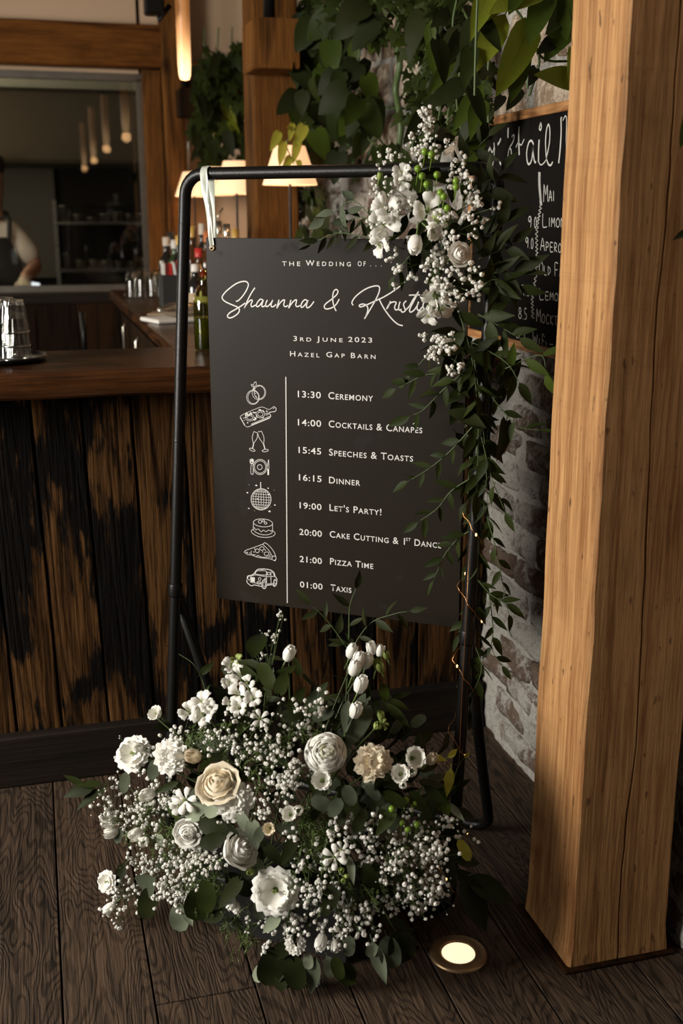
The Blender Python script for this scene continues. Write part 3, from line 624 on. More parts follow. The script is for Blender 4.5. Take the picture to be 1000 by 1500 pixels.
mb = MB(); ribbon(mb, [s_uv(604.6, 621.4, .001), s_uv(608, 618.6, .001)], .0013, sn); child(mb, 'acute_accent', M['white_print'], sign)
# eyelet and ribbon
ep = s_uv(311, 363, .001)
mb = MB(); B = basis(sn); vs = []
mb.lathe([(.0035, .0006), (.0035, .0022), (.0048, .0030), (.0064, .0022), (.0068, 0)], 18, ep, B); child(mb, 'eyelet', M['bronze'], sign)
rt = TL+d_*.055
rb = empty('ribbon', rt, 'pale satin ribbon tied over the rail at the upper left corner of the sign', 'ribbon')
Bn = (ep-rt); side = d_
def strip(P, w0, w1, sdv, name):
    mb = MB(); N = len(P); vs = []
    for i, p in enumerate(P):
        wv = w0+(w1-w0)*i/(N-1); q = .0022*math.sin(i*.9)
        vs += [p-sdv*wv/2+n_*q, p+V3((0, 0, 0))-n_*.0016, p+sdv*wv/2+n_*(-q)]
    mb.add(vs, [f for i in range(N-1) for f in ((3*i, 3*i+1, 3*i+4, 3*i+3), (3*i+1, 3*i+2, 3*i+5, 3*i+4))]); return child(mb, name, M['satin'], rb)
fr_ = -n_*(r0+.002)
Pf = [rt+V3((0, 0, r0+.002))]+[rt+fr_*math.sin(t*PI/8)+V3((0, 0, (r0+.002)*math.cos(t*PI/8))) for t in range(1, 5)]
e1 = rt+fr_; Pf += [e1.lerp(ep+sn*.003, t/9) for t in range(1, 10)]
strip(Pf, .021, .006, d_, 'front_strand')
Pk = [rt+V3((0, 0, r0+.002))]+[rt-fr_*math.sin(t*PI/8)+V3((0, 0, (r0+.002)*math.cos(t*PI/8))) for t in range(1, 5)]
e2 = rt-fr_; Pk += [e2.lerp(ep-sn*.009+d_*.006, t/9) for t in range(1, 10)]
strip(Pk, .018, .006, d_, 'back_strand')
e3 = rt+fr_+d_*.007; strip([rt+d_*.004+V3((0, 0, r0+.0028)), rt+d_*.005+fr_*.8+V3((0, 0, r0*.7))]+[e3.lerp(ep+sn*.002+d_*.004+V3((0, 0, .006)), t/8) for t in range(9)], .009, .004, d_, 'front_strand')
# ------------------------------------------------------------------ CHALKBOARD
XB = 1.178
cbd = empty('chalkboard', (XB, 2.7, 1.12), 'black chalkboard cocktail menu in a thin pale wood frame on the brick wall', 'chalkboard')
yL, yR, zT, zB = onx(690, 180, XB).y, 1.98, 1.725, onx(800, 523, XB).z
mb = MB(); mb.box((XB+.011, (yL+yR)/2, (zT+zB)/2), (.012, yL-yR-.02, zT-zB-.02)); child(mb, 'slate', M['slate'], cbd)
for (a, b, c, d) in [(yR, yL, zT-.022, zT), (yR, yL, zB, zB+.022)]:
    mb = MB(); mb.box((XB+.009, (a+b)/2, (c+d)/2), (.024, b-a, d-c), bev=.002); child(mb, 'frame_rail', M['frame'], cbd)
for y in (yL-.011, yR+.011):
    mb = MB(); mb.box((XB+.009, y, (zT+zB)/2), (.023, .022, zT-zB-.046), bev=.002); child(mb, 'frame_stile', M['frame'], cbd)
cn = V3((-1, 0, 0))
def c_uv(px, py): p = onx(px, py, XB+.0045); return p
k7 = 1000/140
ttl = [['1.6', (92, 480), (110, 440), (125, 390)], [(120, 390), (135, 430), (150, 450), (168, 400), (165, 350)], [(172, 400), (165, 500), (150, 590), (125, 612)], ['2', (205, 370), (222, 345), (238, 305)], ['1.8', (225, 548), (238, 582)], ['1.8', (314, 195), (312, 300)], [(352, 290), (370, 268), (378, 290), (360, 350), (330, 400), (318, 440), (308, 530)], ['1.6', (325, 405), (345, 430), (350, 540)],
       ['2', (428, 180), (424, 300), (430, 480)], [(395, 400), (420, 350), (450, 375), (482, 312)], ['1.7', (580, 370), (560, 330), (530, 350), (508, 450), (515, 550), (535, 575), (560, 530), (572, 440), (578, 370), (575, 450), (590, 545), (605, 555)], ['2', (638, 318), (632, 450), (632, 550)], [(632, 550), (655, 582), (690, 560), (720, 510)], ['1.5', (655, 140), (640, 200), (655, 215), (662, 180), (655, 140)],
       ['1.6', (712, 500), (705, 350), (715, 220), (735, 160), (750, 210), (748, 330), (730, 440), (715, 510), (735, 575), (760, 585), (780, 550)], ['2', (866, 85), (868, 250), (855, 450), (842, 565)], [(866, 85), (880, 90)], [(885, 120), (910, 72), (925, 110), (920, 320)], [(920, 320), (925, 450), (930, 560)]]
for a, b in ((0, 3), (3, 5), (5, 8), (8, 10), (10, 11), (11, 14), (14, 15), (15, 19)): strokes(ttl[a:b], 700, 160, k7, .0030, 'chalk_letter', cbd, M['chalk'], c_uv, cn)
wig = []
for (px, py) in [(641, 660), (641, 700), (640, 750), (642, 800), (645, 850), (650, 900), (655, 960)]: wig.append((700+px/k7, 160+py/k7))
k8 = 6.25
for (px, py) in [(575, 60), (560, 150), (545, 230), (535, 330), (535, 430), (538, 520), (540, 620), (525, 740), (505, 840), (495, 930), (498, 1020), (500, 1120)]: wig.append((700+px/k8, 290+py/k8))
wp = []
for i in range(len(wig)-1):
    for t in range(5): x = wig[i][0]+(wig[i+1][0]-wig[i][0])*t/5; y = wig[i][1]+(wig[i+1][1]-wig[i][1])*t/5; wp.append((x+(1.9 if (t+i) % 2 else -1.9), y))
strokes([wp], 0, 0, 1, .0018, 'wavy_line', cbd, M['chalk'], c_uv, cn, 3)
GL = {'M': [[(0, 1), (.1, 0), (.5, .6), (.9, 0), (1, 1)]], 'A': [[(0, 1), (.5, 0), (1, 1)], [(.2, .62), (.8, .62)]], 'I': [[(.5, 0), (.5, 1)]], 'T': [[(0, .02), (1, .02)], [(.5, 0), (.5, 1)]], 'L': [[(.1, 0), (.1, 1), (.9, 1)]],
      'O': [[(.5, 0), (.05, .35), (.1, .85), (.5, 1), (.9, .8), (.95, .3), (.5, 0)]], 'N': [[(0, 1), (.05, 0), (.9, 1), (1, 0)]], 'C': [[(.95, .12), (.5, 0), (.08, .4), (.2, .9), (.6, 1), (.95, .85)]], 'E': [[(.9, 0), (.1, .02), (.1, .98), (.95, 1)], [(.1, .5), (.8, .5)]],
      'D': [[(.1, 0), (.1, 1)], [(.1, 0), (.8, .2), (.9, .6), (.1, 1)]], 'F': [[(.1, 1), (.1, 0), (.9, 0)], [(.1, .5), (.75, .5)]], 'S': [[(.9, .1), (.4, 0), (.1, .25), (.85, .65), (.7, .95), (.1, .95)]], 'K': [[(.1, 0), (.1, 1)], [(.9, 0), (.15, .55), (.95, 1)]], 'R': [[(.1, 1), (.1, 0), (.8, .1), (.7, .45), (.15, .5), (.9, 1)]],
      'W': [[(0, 0), (.25, 1), (.5, .3), (.75, 1), (1, 0)]], 'H': [[(.1, 0), (.1, 1)], [(.9, 0), (.9, 1)], [(.1, .5), (.9, .5)]], '-': [[(0, .5), (1, .5)]], '.': [[(.4, .95), (.6, 1)]], '8': [[(.5, .48), (.15, .25), (.5, 0), (.85, .25), (.5, .48), (.05, .75), (.5, 1), (.95, .75), (.5, .48)]], '5': [[(.9, 0), (.2, 0), (.15, .42), (.8, .5), (.85, .85), (.1, 1)]],
      '9': [[(.9, .1), (.4, 0), (.1, .28), (.5, .5), (.9, .15), (.8, 1)]], '0': [[(.5, 0), (.1, .3), (.1, .8), (.5, 1), (.9, .7), (.85, .2), (.5, 0)]], 'J': [[(.7, 0), (.75, .8), (.3, 1), (.1, .8)]], 'P': [[(.1, 1), (.1, 0), (.85, .15), (.7, .5), (.1, .55)]], 'G': [[(.9, .12), (.4, 0), (.08, .5), (.4, 1), (.9, .8), (.9, .55), (.55, .55)]], 'U': [[(.1, 0), (.15, .85), (.5, 1), (.85, .85), (.9, 0)]]}
def hand(txt, x0, y0, x1, y1, h0, h1, small=.7):
    # text drawn from (x0,y0) baseline to (x1,y1) in zoomed px of the second crop
    n = len(txt); L = []
    ws = [(.4 if c in ".I'" else 1)*(1 if i == 0 else small) for i, c in enumerate(txt)]; tot = sum(ws)+.28*(n-1); a = 0
    for i, c in enumerate(txt):
        w_ = ws[i]
        for s in GL.get(c, []):
            q = []
            for (u, v) in s:
                t = (a+u*w_)/tot; h = (h0+(h1-h0)*t)*(1 if i == 0 or c.isdigit() else small)
                q.append((x0+(x1-x0)*t, y0+(y1-y0)*t-h*(1-v)))
            L.append(q)
        a += w_+.28
    return L
hw = []
for a in [('MAI', 685/k7*k8, (970-0)/k7*k8-812.5, 795/k7*k8, 960/k7*k8-812.5, 165, 130), ('LIMONCELLO', 588, 262, 1010, 275, 120, 120), ('APEROL', 570, 480, 800, 505, 115, 120), ('OLD', 560, 695, 662, 708, 120, 110), ('FASHIONED', 700, 715, 990, 760, 120, 120), ('9.0', 458, 268, 535, 275, 100, 100), ('9.0', 432, 455, 505, 465, 95, 95), ('8.5', 412, 682, 490, 692, 95, 95),
          ('COLLINS', 165, 875, 338, 885, 120, 95), ('9.0', 395, 890, 468, 900, 95, 95), ('LEMONADE', 560, 925, 900, 960, 100, 105), ('E', 130, 1040, 165, 1042, 60, 60), ('8.5', 368, 1100, 445, 1115, 100, 100), ('MOCKTAILS', 535, 1130, 860, 1200, 115, 130), ('8.5', 345, 1280, 428, 1295, 105, 105), ('WI', 500, 1335, 565, 1345, 110, 80), ('FI', 585, 1350, 625, 1360, 110, 60), ('-', 655, 1390, 685, 1392, 100, 100), ('HALL', 712, 1380, 900, 1400, 120, 120)]:
    hw += hand(*a)
strokes(hw, 700, 290, k8, .0026, 'menu_lettering', cbd, M['chalk'], c_uv, cn, 3)
# ------------------------------------------------------------------ FLOOR LIGHT
c0 = onz(671, 1398)
flt = empty('floor_light', (c0.x, c0.y, 0), 'round recessed floor light, lit, with a bronze bezel', 'floor light')
mb = MB(); mb.lathe([(.060, 0), (.0595, .0035), (.055, .0055), (.040, .0065), (.0355, .005), (.034, .0015)], 48); mb.build('bezel', M['bronze'], flt)
mb = MB(); mb.lathe([(.0345, .003), (.026, .0042), (.012, .0048), (0.0001, .005)], 40); mb.build('lens', M['lens'], flt)
# ------------------------------------------------------------------ LAMPS
def table_lamp(px, Y, wpx, ytop, ybot, label):
    k = Y/1657.; x = (px-40)*k*1.0; x = ony(px, 300, Y).x
    zt, zb = ony(px, ytop, Y).z, ony(px, ybot, Y).z; dist = (V3((x, Y, 1.5))-C_).dot(F_); R = wpx/2*dist/FPX
    t = empty('table_lamp', (x, Y, 1.12), label, 'lamp', 'table lamps in a row on the return of the bar')
    h = zb-1.12; H = zt-1.12
    mb = MB(); mb.lathe([(0, 0), (.055, 0), (.055, .012), (.02, .02), (.008, .03), (0, .03)], 24); mb.build('base', M['bronze'], t)
    mb = MB(); mb.lathe([(.005, .02), (.005, H-.02)], 10); mb.build('stem', M['black_metal'], t)
    mb = MB(); mb.lathe([(R, h), (R*.99, h+.004), (R*.56, H), (R*.55, H), (R*.975, h+.004), (R, h)], 32); mb.build('lamp_shade', M['shade'], t)
    mb = MB(); mb.lathe([(.0001, h+.03), (.014, h+.035), (.025, h+.06), (.02, h+.085), (.008, h+.10)], 16); mb.build('bulb', M['bulb'], t)
    mb = MB()
    for a in range(3): mb.tube([(0, 0, H-.02), (R*.56*math.cos(a*2.094), R*.56*math.sin(a*2.094), H-.006)], .0015, 5)
    mb.build('shade_holder', M['steel_dark'], t)
    point('lamp_bulb_light', (x, Y, 1.12+h+.02), 1.0, (1, .55, .25), .03)
table_lamp(425, 4.0, 80, 214, 271, 'small table lamp with cream shade, brightest and nearest, right of the oak post')
table_lamp(347, 4.95, 66, 236, 284, 'table lamp with cream shade partly hidden by the oak post')
table_lamp(313, 5.4, 60, 245, 286, 'middle table lamp of the row, behind the corner of the sign stand')
table_lamp(285, 5.72, 56, 252, 288, 'farthest table lamp of the row, at the left corner of the sign stand')
def tube_lamp(x, Y, zb, label, r=.026):
    t = empty('tube_pendant', (x, Y, zb), label, 'pendant lamp', 'amber tube pendants in a row')
    mb = MB(); mb.lathe([(.0001, 0), (r*.7, .004), (r*.9, .02), (r, .06), (r*1.15, .42), (r*1.15, .45)], 8); mb.build('tube', M['tube'], t)
    mb = MB(); mb.lathe([(r*1.2, .44), (r*1.25, .45), (r*1.25, .50), (.01, .52)], 12); mb.build('cap', M['black_metal'], t)
    mb = MB(); mb.tube([(0, 0, .5), (0, 0, 3.0-zb)], .003, 6); mb.build('cord', M['black_metal'], t)
    point('pendant_light', (x, Y, zb-.03), .35, (1, .55, .24), .03)
for (x, Y, l) in [(.642, 4.65, 'amber glowing tube pendant hanging left of the slim post'), (.64, 2.85, 'second tube pendant of the row, seen mirrored in the kitchen window'), (.64, 1.05, 'third tube pendant of the row, seen mirrored in the kitchen window'), (.64, -.75, 'fourth tube pendant of the row, faintly mirrored in the kitchen window')]:
    tube_lamp(x, Y, ony(268, 118, 4.65).z if Y > 4 else 2.03, l)
rod('conduit_pipe', [ony(283, 185, 5.84), ony(279, 192, 5.84), ony(276, 205, 5.84), ony(276, 250, 5.84)], .006, M['steel_dark'], 'thin bent metal conduit on the slim post above the farthest lamp', 'pipe')
pb = empty('ceiling_spotlight', ony(228, 0, 4.6), 'black spotlight on a short arm beside the hanging amber tube', 'spotlight')
child(MB().box(ony(225, 2, 4.6), (.075, .07, .10), None, .008), 'housing', M['black_metal'], pb); child(MB().tube([ony(228, 12, 4.6), ony(232, 30, 4.6), ony(249, 8, 4.6)], .011, 8), 'arm', M['black_metal'], pb); child(MB().tube([ony(228, -20, 4.6), ony(228, -120, 4.6)], .008, 8), 'stem', M['black_metal'], pb)
# wall plates
for (px, py, l) in [(259, 320, 'small square wall controller on the oak board by the window'), (262, 268, 'pale square wall plate behind the farthest table lamp')]:
    p = ony(px, py, 5.90); t = empty('wall_plate', p, l, 'wall plate')
    mb = MB(); mb.box((0, 0, 0), (.058, .014, .064), bev=.003); mb.build('plate', M['plastic_white'], t)
    mb = MB(); mb.box((0, -.008, 0), (.038, .004, .042), bev=.001); mb.build('screen', M['black_metal'], t)
# ------------------------------------------------------------------ GLASSES, BOTTLES
tray = tag(None or (lambda mb: mb.build('drinks_tray', M['black_metal']))(MB().lathe([(0.0001, 0), (.125, 0), (.135, .004), (.137, .014), (.133, .014), (.130, .006), (0.0001, .005)], 40, (ony(0, 520, 2.93).x-.02, 2.93, 1.1195))), 'round black tray carrying the stacked tumblers on the bar', 'tray')
M['rim'] = glassmat('thick_glass', (.8, .8, .76), .30, .12)
tm_ = MB().lathe([(.0370, .004), (.0355, .006), (.030, .060), (.028, .070)], 60, flute=.07, fn=11); tm_.lathe([(.033, .008), (.027, .062), (.024, .070)], 36); tm_.cur = 1
tm_.lathe([(.0350, 0), (.0378, .001), (.0378, .0045), (.0350, .005), (.0350, 0)], 36); tm_.lathe([(.028, .070), (.0275, .080), (.0255, .083), (.0001, .082), (.0001, .070), (.024, .070)], 36, flute=.04, fn=12); tmesh = tm_.mesh('tumbler', [M['glass'], M['rim']])
for (px, Y, lb) in [(22, 2.875, 'right-hand stack'), (-10, 2.90, 'left-hand stack cut by the edge'), (8, 2.965, 'rear stack')]:
    for k in range(3):
        o = obj('tumbler', tmesh); p = ony(px, 500, Y); o.location = (p.x, Y, 1.1255+k*.034); o.rotation_euler = (0, 0, k*.2)
        tag(o, 'ribbed glass tumbler, %s of the %s' % (('bottom', 'middle', 'top')[k], lb), 'glass', 'ribbed tumblers stacked upside down on the tray')
hb = MB().lathe([(.034, 0), (.033, .002), (.030, .07), (.022, .105), (.0001, .11), (.0001, .104), (.020, .1), (.028, .07), (.032, .0)], 24).mesh('drinking_glass', M['glass'])
for i, px in enumerate([192, 207, 223, 236, 200, 229]):
    Y = 5.25 if i < 4 else 5.5; o = obj('drinking_glass', hb); p = ony(px, 400, Y); o.location = (p.x, Y, 1.121)
    tag(o, ('clear upturned glass, %s in the front row at the end of the bar' % ('first from left', 'second from left', 'third from left', 'fourth from left')[i]) if i < 4 else 'clear upturned glass, %s of the two behind the front row' % ('left' if i == 4 else 'right'), 'glass', 'clear glasses upturned at the end of the bar')
def col(name, c, rough=.4): return plain(name, c, rough, 0, .1, 20.)
CO = dict(dark=col('dark_glass', (.012, .010, .008), .12), brown=col('brown_glass', (.06, .022, .006), .12), red=col('red_paint', (.42, .02, .015)), cream=col('cream_paper', (.58, .50, .40), .7), white=col('white_paper', (.66, .62, .56), .7), gold=col('gold_foil', (.55, .34, .08), .35), orange=col('orange_label', (.50, .14, .04), .6), purple=col('purple_foil', (.06, .02, .07)), green=col('green_bottle', (.02, .045, .012), .12), tan=col('tan_label', (.34, .24, .14), .7), black=M['black_box'], clear=M['glass'], steel=M['steel'])
def bottle(px, Y, h, r, body, cap, lab, label, group='spirit bottles crowded on the return of the bar', pourer=False):
    x = ony(px, 350, Y).x; t = empty('bottle', (x, Y, 1.12), label, 'bottle', group)
    mb = MB(); mb.lathe([(.0001, .001), (r*.95, .001), (r, .006), (r, h*.56), (r*.9, h*.64), (r*.42, h*.74), (r*.36, h*.80), (r*.36, h*.93), (.0001, h*.93)], 20); mb.build('glass_body', CO[body], t)
    mb = MB(); mb.lathe([(r*.42, h*.86), (r*.43, h*.87), (r*.42, h), (.0001, h)], 14); mb.build('cap', CO[cap], t)
    if lab: mb = MB(); mb.lathe([(r*1.015, h*.16), (r*1.02, h*.17), (r*1.02, h*.46), (r*1.01, h*.47)], 20); mb.build('label', CO[lab], t)
    if pourer: mb = MB(); mb.tube([(0, 0, h), (0, 0, h+.02), (.02, 0, h+.05)], .004, 8); mb.build('pourer', CO['steel'], t)
for a in [(243, 5.0, .27, .036, 'dark', 'cream', None, 'dark bottle with a cream cap, leftmost of the bottles'), (255, 4.9, .26, .035, 'green', 'white', 'white', 'green bottle with white capsule and white label, left of the stand leg'), (262, 4.75, .28, .036, 'dark', 'gold', 'purple', 'dark bottle with a gold cap beside the stand leg'),
          (281, 4.6, .32, .036, 'brown', 'gold', 'red', 'brown bottle with yellow-gold cap and red label, right of the stand leg'), (290, 4.3, .24, .036, 'brown', 'red', 'orange', 'brown bottle with an orange label and red cap beside the sign edge'), (296, 4.75, .33, .034, 'dark', 'cream', 'cream', 'tall dark bottle with a long cream cap behind the sign corner'),
          (284, 4.05, .19, .036, 'dark', 'white', 'tan', 'short dark bottle with a tan label, front of the bottles'), (297, 4.0, .17, .034, 'brown', 'red', 'white', 'small brown bottle with a white label below the red cap'), (272, 4.5, .22, .034, 'dark', 'red', 'white', 'dark bottle with white label hidden partly by the stand leg'),
          (303, 4.5, .30, .034, 'brown', 'orange', 'orange', 'amber bottle with orange cap seen between ribbon and sign'), (320, 4.4, .34, .034, 'clear', 'steel', 'white', 'clear bottle with a silver pourer, left above the sign edge'), (332, 4.3, .33, .034, 'clear', 'steel', 'cream', 'clear bottle with a silver cap in the middle above the sign'), (345, 4.5, .31, .036, 'brown', 'gold', 'tan', 'brown bottle with gold cap against the oak post'),
          (268, 5.1, .30, .036, 'clear', 'black', 'tan', 'clear bottle with black cap behind the stand leg'), (250, 5.3, .29, .036, 'brown', 'black', 'tan', 'brown bottle with black cap in the rear row')]:
    bottle(*a, pourer=(a[6] and 'pourer' in a[7]) or False)
bottle(450, 3.3, .285, .03, 'dark', 'red', 'black', 'dark bottle with a bright red cap behind the top of the sign', None)
# preserving jar with white lid
x = ony(425, 343, 3.4).x; t = empty('glass_jar', (x, 3.4, 1.12), 'clear glass jar with a white lid peeping above the sign', 'jar')
mb = MB(); mb.lathe([(.0001, .001), (.034, .001), (.036, .01), (.036, .225), (.033, .24), (.033, .25)], 24); mb.build('jar_body', M['glass'], t)
mb = MB(); mb.lathe([(.036, .245), (.037, .25), (.037, .27), (.033, .274), (.0001, .274)], 24); mb.build('lid', M['plastic_white'], t)
# dark box and glass dishes above sign edge
p = ony(472, 335, 3.35); mb = MB(); mb.box((p.x, 3.35, 1.12+.145), (.075, .07, .288), bev=.003); tag(mb.build('menu_box', M['black_box']), 'plain dark box on the bar behind the sign, below the ivy', 'box')
for k in range(3):
    p = ony(512, 335, 3.3); mb = MB(); z0 = 1.12+.085*k; mb.lathe([(.0001, .001), (.036, .001), (.042, .01), (.044, .078), (.046, .082), (.044, .083), (.041, .07), (.039, .012), (.0001, .006)], 24, (p.x, 3.3, z0)); tag(mb.build('glass_dish', M['glass']), 'clear glass dish, %s of the stack behind the sign' % ('bottom', 'middle', 'top')[k], 'dish', 'stacked glass dishes behind the sign')
# black caddy with red and white packets
x = ony(248, 400, 4.9).x-.03; t = empty('bar_caddy', (x, 4.55, 1.12), 'black caddy filled with red and white packets on the bar', 'caddy')
mb = MB(); mb.box((0, 0, .065), (.10, .10, .13), bev=.004); mb.build('holder', M['black_box'], t)
for k in range(6):
    mb = MB(); mb.box((-.035+.014*k, rnd.uniform(-.03, .03), .15+rnd.uniform(-.01, .012)), (.010, .05, .06), Euler((rnd.uniform(-.2, .2), rnd.uniform(-.2, .2), 0)).to_matrix()); mb.build('packet', CO['red' if k % 3 else 'white'], t)
# olive oil bottle (near, green liquid)
p = ony(299, 512, 3.02); t = empty('oil_bottle', (p.x+.004, 3.02, 1.12), 'clear round-shouldered bottle of green oil at the sign edge', 'bottle')
mb = MB(); mb.lathe([(.0001, .001), (.028, .001), (.030, .006), (.030, .12), (.027, .145), (.014, .165), (.010, .18), (.010, .205), (.013, .21), (.0125, .215)], 24); mb.build('glass_body', M['greenglass'], t)
mb = MB(); mb.lathe([(.0001, .004), (.0275, .004), (.0275, .085), (.0001, .085)], 24); mb.build('oil', M['liquid'], t)
# steel shaker lying on folded cloths
p = onz(268, 470, 1.12); t = tag(MB().box((p.x, p.y, 1.1275), (.26, .16, .014), Euler((0, 0, .3)).to_matrix(), .004).build('folded_cloth', CO['white']), 'folded white cloth lying on the bar under the steel shaker', 'cloth')
t = empty('cocktail_shaker', (p.x, p.y, 1.160), 'steel cocktail shaker lying on the folded cloth', 'shaker')
mb = MB(); mb.lathe([(.0001, -.09), (.021, -.09), (.025, .02), (.024, .045)], 20, (0, 0, 0), basis((-.9, -.35, 0))); mb.build('cup', M['steel'], t)
mb = MB(); mb.lathe([(.0245, .042), (.022, .06), (.011, .078), (.011, .095), (.0001, .097)], 20, (0, 0, 0), basis((-.9, -.35, 0))); mb.build('cap', M['steel'], t)
p = onz(245, 460, 1.12); MBp = MB().box((p.x-.02, p.y, 1.123), (.09, .13, .004), Euler((0, 0, -.3)).to_matrix()); tag(MBp.build('paper_slip', CO['tan']), 'pinkish paper slip at the left end of the folded cloth', 'paper')
# ------------------------------------------------------------------ KITCHEN SHELVES WITH PANS
for zz, nm, lb in ((1.44, 0, 'upper steel shelf in the dark kitchen'), (1.13, 1, 'lower steel shelf in the dark kitchen')):
    x0, x1 = ony(82, 330, 7.9).x, ony(214, 330, 7.9).x+.05
    sh = empty('kitchen_shelf', ((x0+x1)/2, 7.9, zz), lb, 'shelf')
    mb = MB(); mb.box((0, 0, 0), (x1-x0, .3, .02), bev=.003); mb.build('shelf_board', M['steel_dark'], sh)
    for s_ in (-1, 1): mb = MB(); mb.box((s_*(x1-x0)/2, .14, .0), (.025, .025, .3)); mb.build('upright', M['steel_dark'], sh)
    for k in range(7):
        x = x0+.06+(x1-x0-.1)*k/6.4; r = rnd.uniform(.03, .045); h = rnd.uniform(.02, .06) if k else .10
        mb = MB(); mb.lathe([(.0001, 0), (r*.8, 0), (r, h), (r*1.05, h+.003), (r*.95, h), (r*.76, .004), (.0001, .004)], 16, (x, 7.85, zz+.0105))
        pos = ('first', 'second', 'third', 'fourth', 'fifth', 'sixth', 'seventh')[k]
        tag(mb.build('metal_pan', M['steel']), 'small steel pan, %s from the left on the %s shelf of the dark kitchen' % (pos, 'upper' if nm == 0 else 'lower'), 'pan', 'steel pans on the kitchen shelves')
# ------------------------------------------------------------------ PERSON
def skin(name, J, E, mat, sub=2, parent=None, smooth=True):
    me = bpy.data.meshes.new(name); me.from_pydata([j[:3] for j in J], E, []); o = bpy.data.objects.new(name, me); COL.objects.link(o)
    md = o.modifiers.new('s', 'SKIN'); md.use_smooth_shade = True
    if not me.skin_vertices: pass
    me.attributes.get('x')
    bpy.context.view_layer.update()
    sv = me.skin_vertices
    if not sv:
        bm = bmesh.new(); bm.from_mesh(me); bm.verts.layers.skin.verify(); bm.to_mesh(me); bm.free(); sv = me.skin_vertices
    for i, j in enumerate(J): sv[0].data[i].radius = (j[3], j[4] if len(j) > 4 else j[3]); sv[0].data[i].use_root = (i == 0)
    sb = o.modifiers.new('u', 'SUBSURF'); sb.levels = sub; sb.render_levels = sub
    dg = bpy.context.evaluated_depsgraph_get(); m2 = bpy.data.meshes.new_from_object(o.evaluated_get(dg)); bpy.data.objects.remove(o)
    m2.name = name; m2.materials.clear(); m2.materials.append(mat)
    for p in m2.polygons: p.use_smooth = smooth
    return obj(name, m2, parent)
PY = 6.62
sh_ = ony(28, 333, PY); el = ony(62, 392, PY-.10); wr_ = ony(38, 402, PY-.28); hd_ = ony(-14, 268, PY)
px0 = hd_.x-.0
per = empty('person', (px0, PY, 0), 'person in white short-sleeved shirt and dark apron working behind the kitchen window', 'person')
def L(p): return (p[0]-px0, p[1]-PY, p[2])
sR = (sh_.x-px0-.03, 0.0, 1.42); sL = (-(sR[0]), 0, 1.42); eR = (el.x-px0-.035, -.06, el.z+.0); hR = (ony(36, 412, PY-.32).x-px0, -.32, ony(36, 412, PY-.32).z+.02)
eL = (-eR[0], -.06, eR[2]); hL = (-.10, -.34, hR[2])
def lerp(a, b, t): return tuple(a[i]+(b[i]-a[i])*t for i in range(3))
J = [(0, 0, .95, .15, .11), (0, 0, 1.15, .145, .10), (0, -.01, 1.33, .165, .11), (0, -.01, 1.46, .07, .06), (0, -.03, 1.53, .052), (0, -.05, 1.60, .075, .085), (0, -.05, 1.70, .08, .10), (0, -.04, 1.77, .05),
     (*sR, .058), (*lerp(sR, eR, .5), .050), (*eR, .042), (*lerp(eR, hR, .5), .038), (*hR, .027), (*sL, .058), (*lerp(sL, eL, .5), .050), (*eL, .042), (*lerp(eL, hL, .5), .038), (*hL, .027),
     (.09, 0, .86, .09), (.10, -.01, .48, .062), (.10, .02, .10, .045), (.10, -.10, .04, .035), (-.09, 0, .86, .09), (-.10, -.01, .48, .062), (-.10, .02, .10, .045), (-.10, -.10, .04, .035)]
E_ = [(0, 1), (1, 2), (2, 3), (3, 4), (4, 5), (5, 6), (6, 7), (2, 8), (8, 9), (9, 10), (10, 11), (11, 12), (2, 13), (13, 14), (14, 15), (15, 16), (16, 17), (0, 18), (18, 19), (19, 20), (20, 21), (0, 22), (22, 23), (23, 24), (24, 25)]
body = skin('body', J, E_, M['skin'], 2, per)
cuffR, cuffL = lerp(sR, eR, .92), lerp(sL, eL, .92)
shirt = skin('shirt', [(0, 0, .93, .165, .13), (0, 0, 1.15, .165, .125), (0, -.01, 1.35, .18, .125), (0, -.01, 1.45, .09, .08), (*sR, .078), (*lerp(sR, eR, .5), .076), (*cuffR, .066), (*sL, .078), (*lerp(sL, eL, .5), .076), (*cuffL, .066)], [(0, 1), (1, 2), (2, 3), (2, 4), (4, 5), (5, 6), (2, 7), (7, 8), (8, 9)], M['shirt'], 2, per)
mb = MB(); vs = []
for i in range(9):
    z = .55+.82*i/8; wv = .17 if z < 1.12 else .17-.09*(z-1.12)/.25
    for j in range(7): u = j/6*2-1; vs.append(V3((u*wv, -.155+.05*u*u-(.02 if z < .95 else 0), z)))
fs = [(i*7+j, i*7+j+1, (i+1)*7+j+1, (i+1)*7+j) for i in range(8) for j in range(6)]
mb.add(vs, fs); mb.tube([(.08, -.135, 1.36), (.085, -.09, 1.45), (.07, .02, 1.50), (0, .06, 1.50), (-.07, .02, 1.50), (-.085, -.09, 1.45), (-.08, -.135, 1.36)], .014, 6)
mb.build('apron', M['apron'], per)
bm = bmesh.new(); bmesh.ops.create_icosphere(bm, subdivisions=3, radius=1)
for v in bm.verts:
    v.co = V3((v.co.x*.088, v.co.y*.108+.0, v.co.z*.075)); n = noise.noise(v.co*40)*.006; v.co += v.co.normalized()*n
me = bpy.data.meshes.new('hair'); bm.to_mesh(me); bm.free(); me.materials.append(M['hair']); o = obj('hair', me, per, (0, -.03, 1.755))
mb = MB()
for sx in (-1, 1):
    mb.lathe([(.0001, -.01), (.010, -.006), (.012, 0), (.010, .006), (.0001, .01)], 8, (sx*.03, -.14, 1.67)); 
mb.build('eyes', M['hair'], per)
mb = MB(); mb.tube([(0, -.135, 1.67), (0, -.160, 1.635), (0, -.142, 1.625)], [.009, .013, .008], 8); mb.build('nose', M['skin'], per)
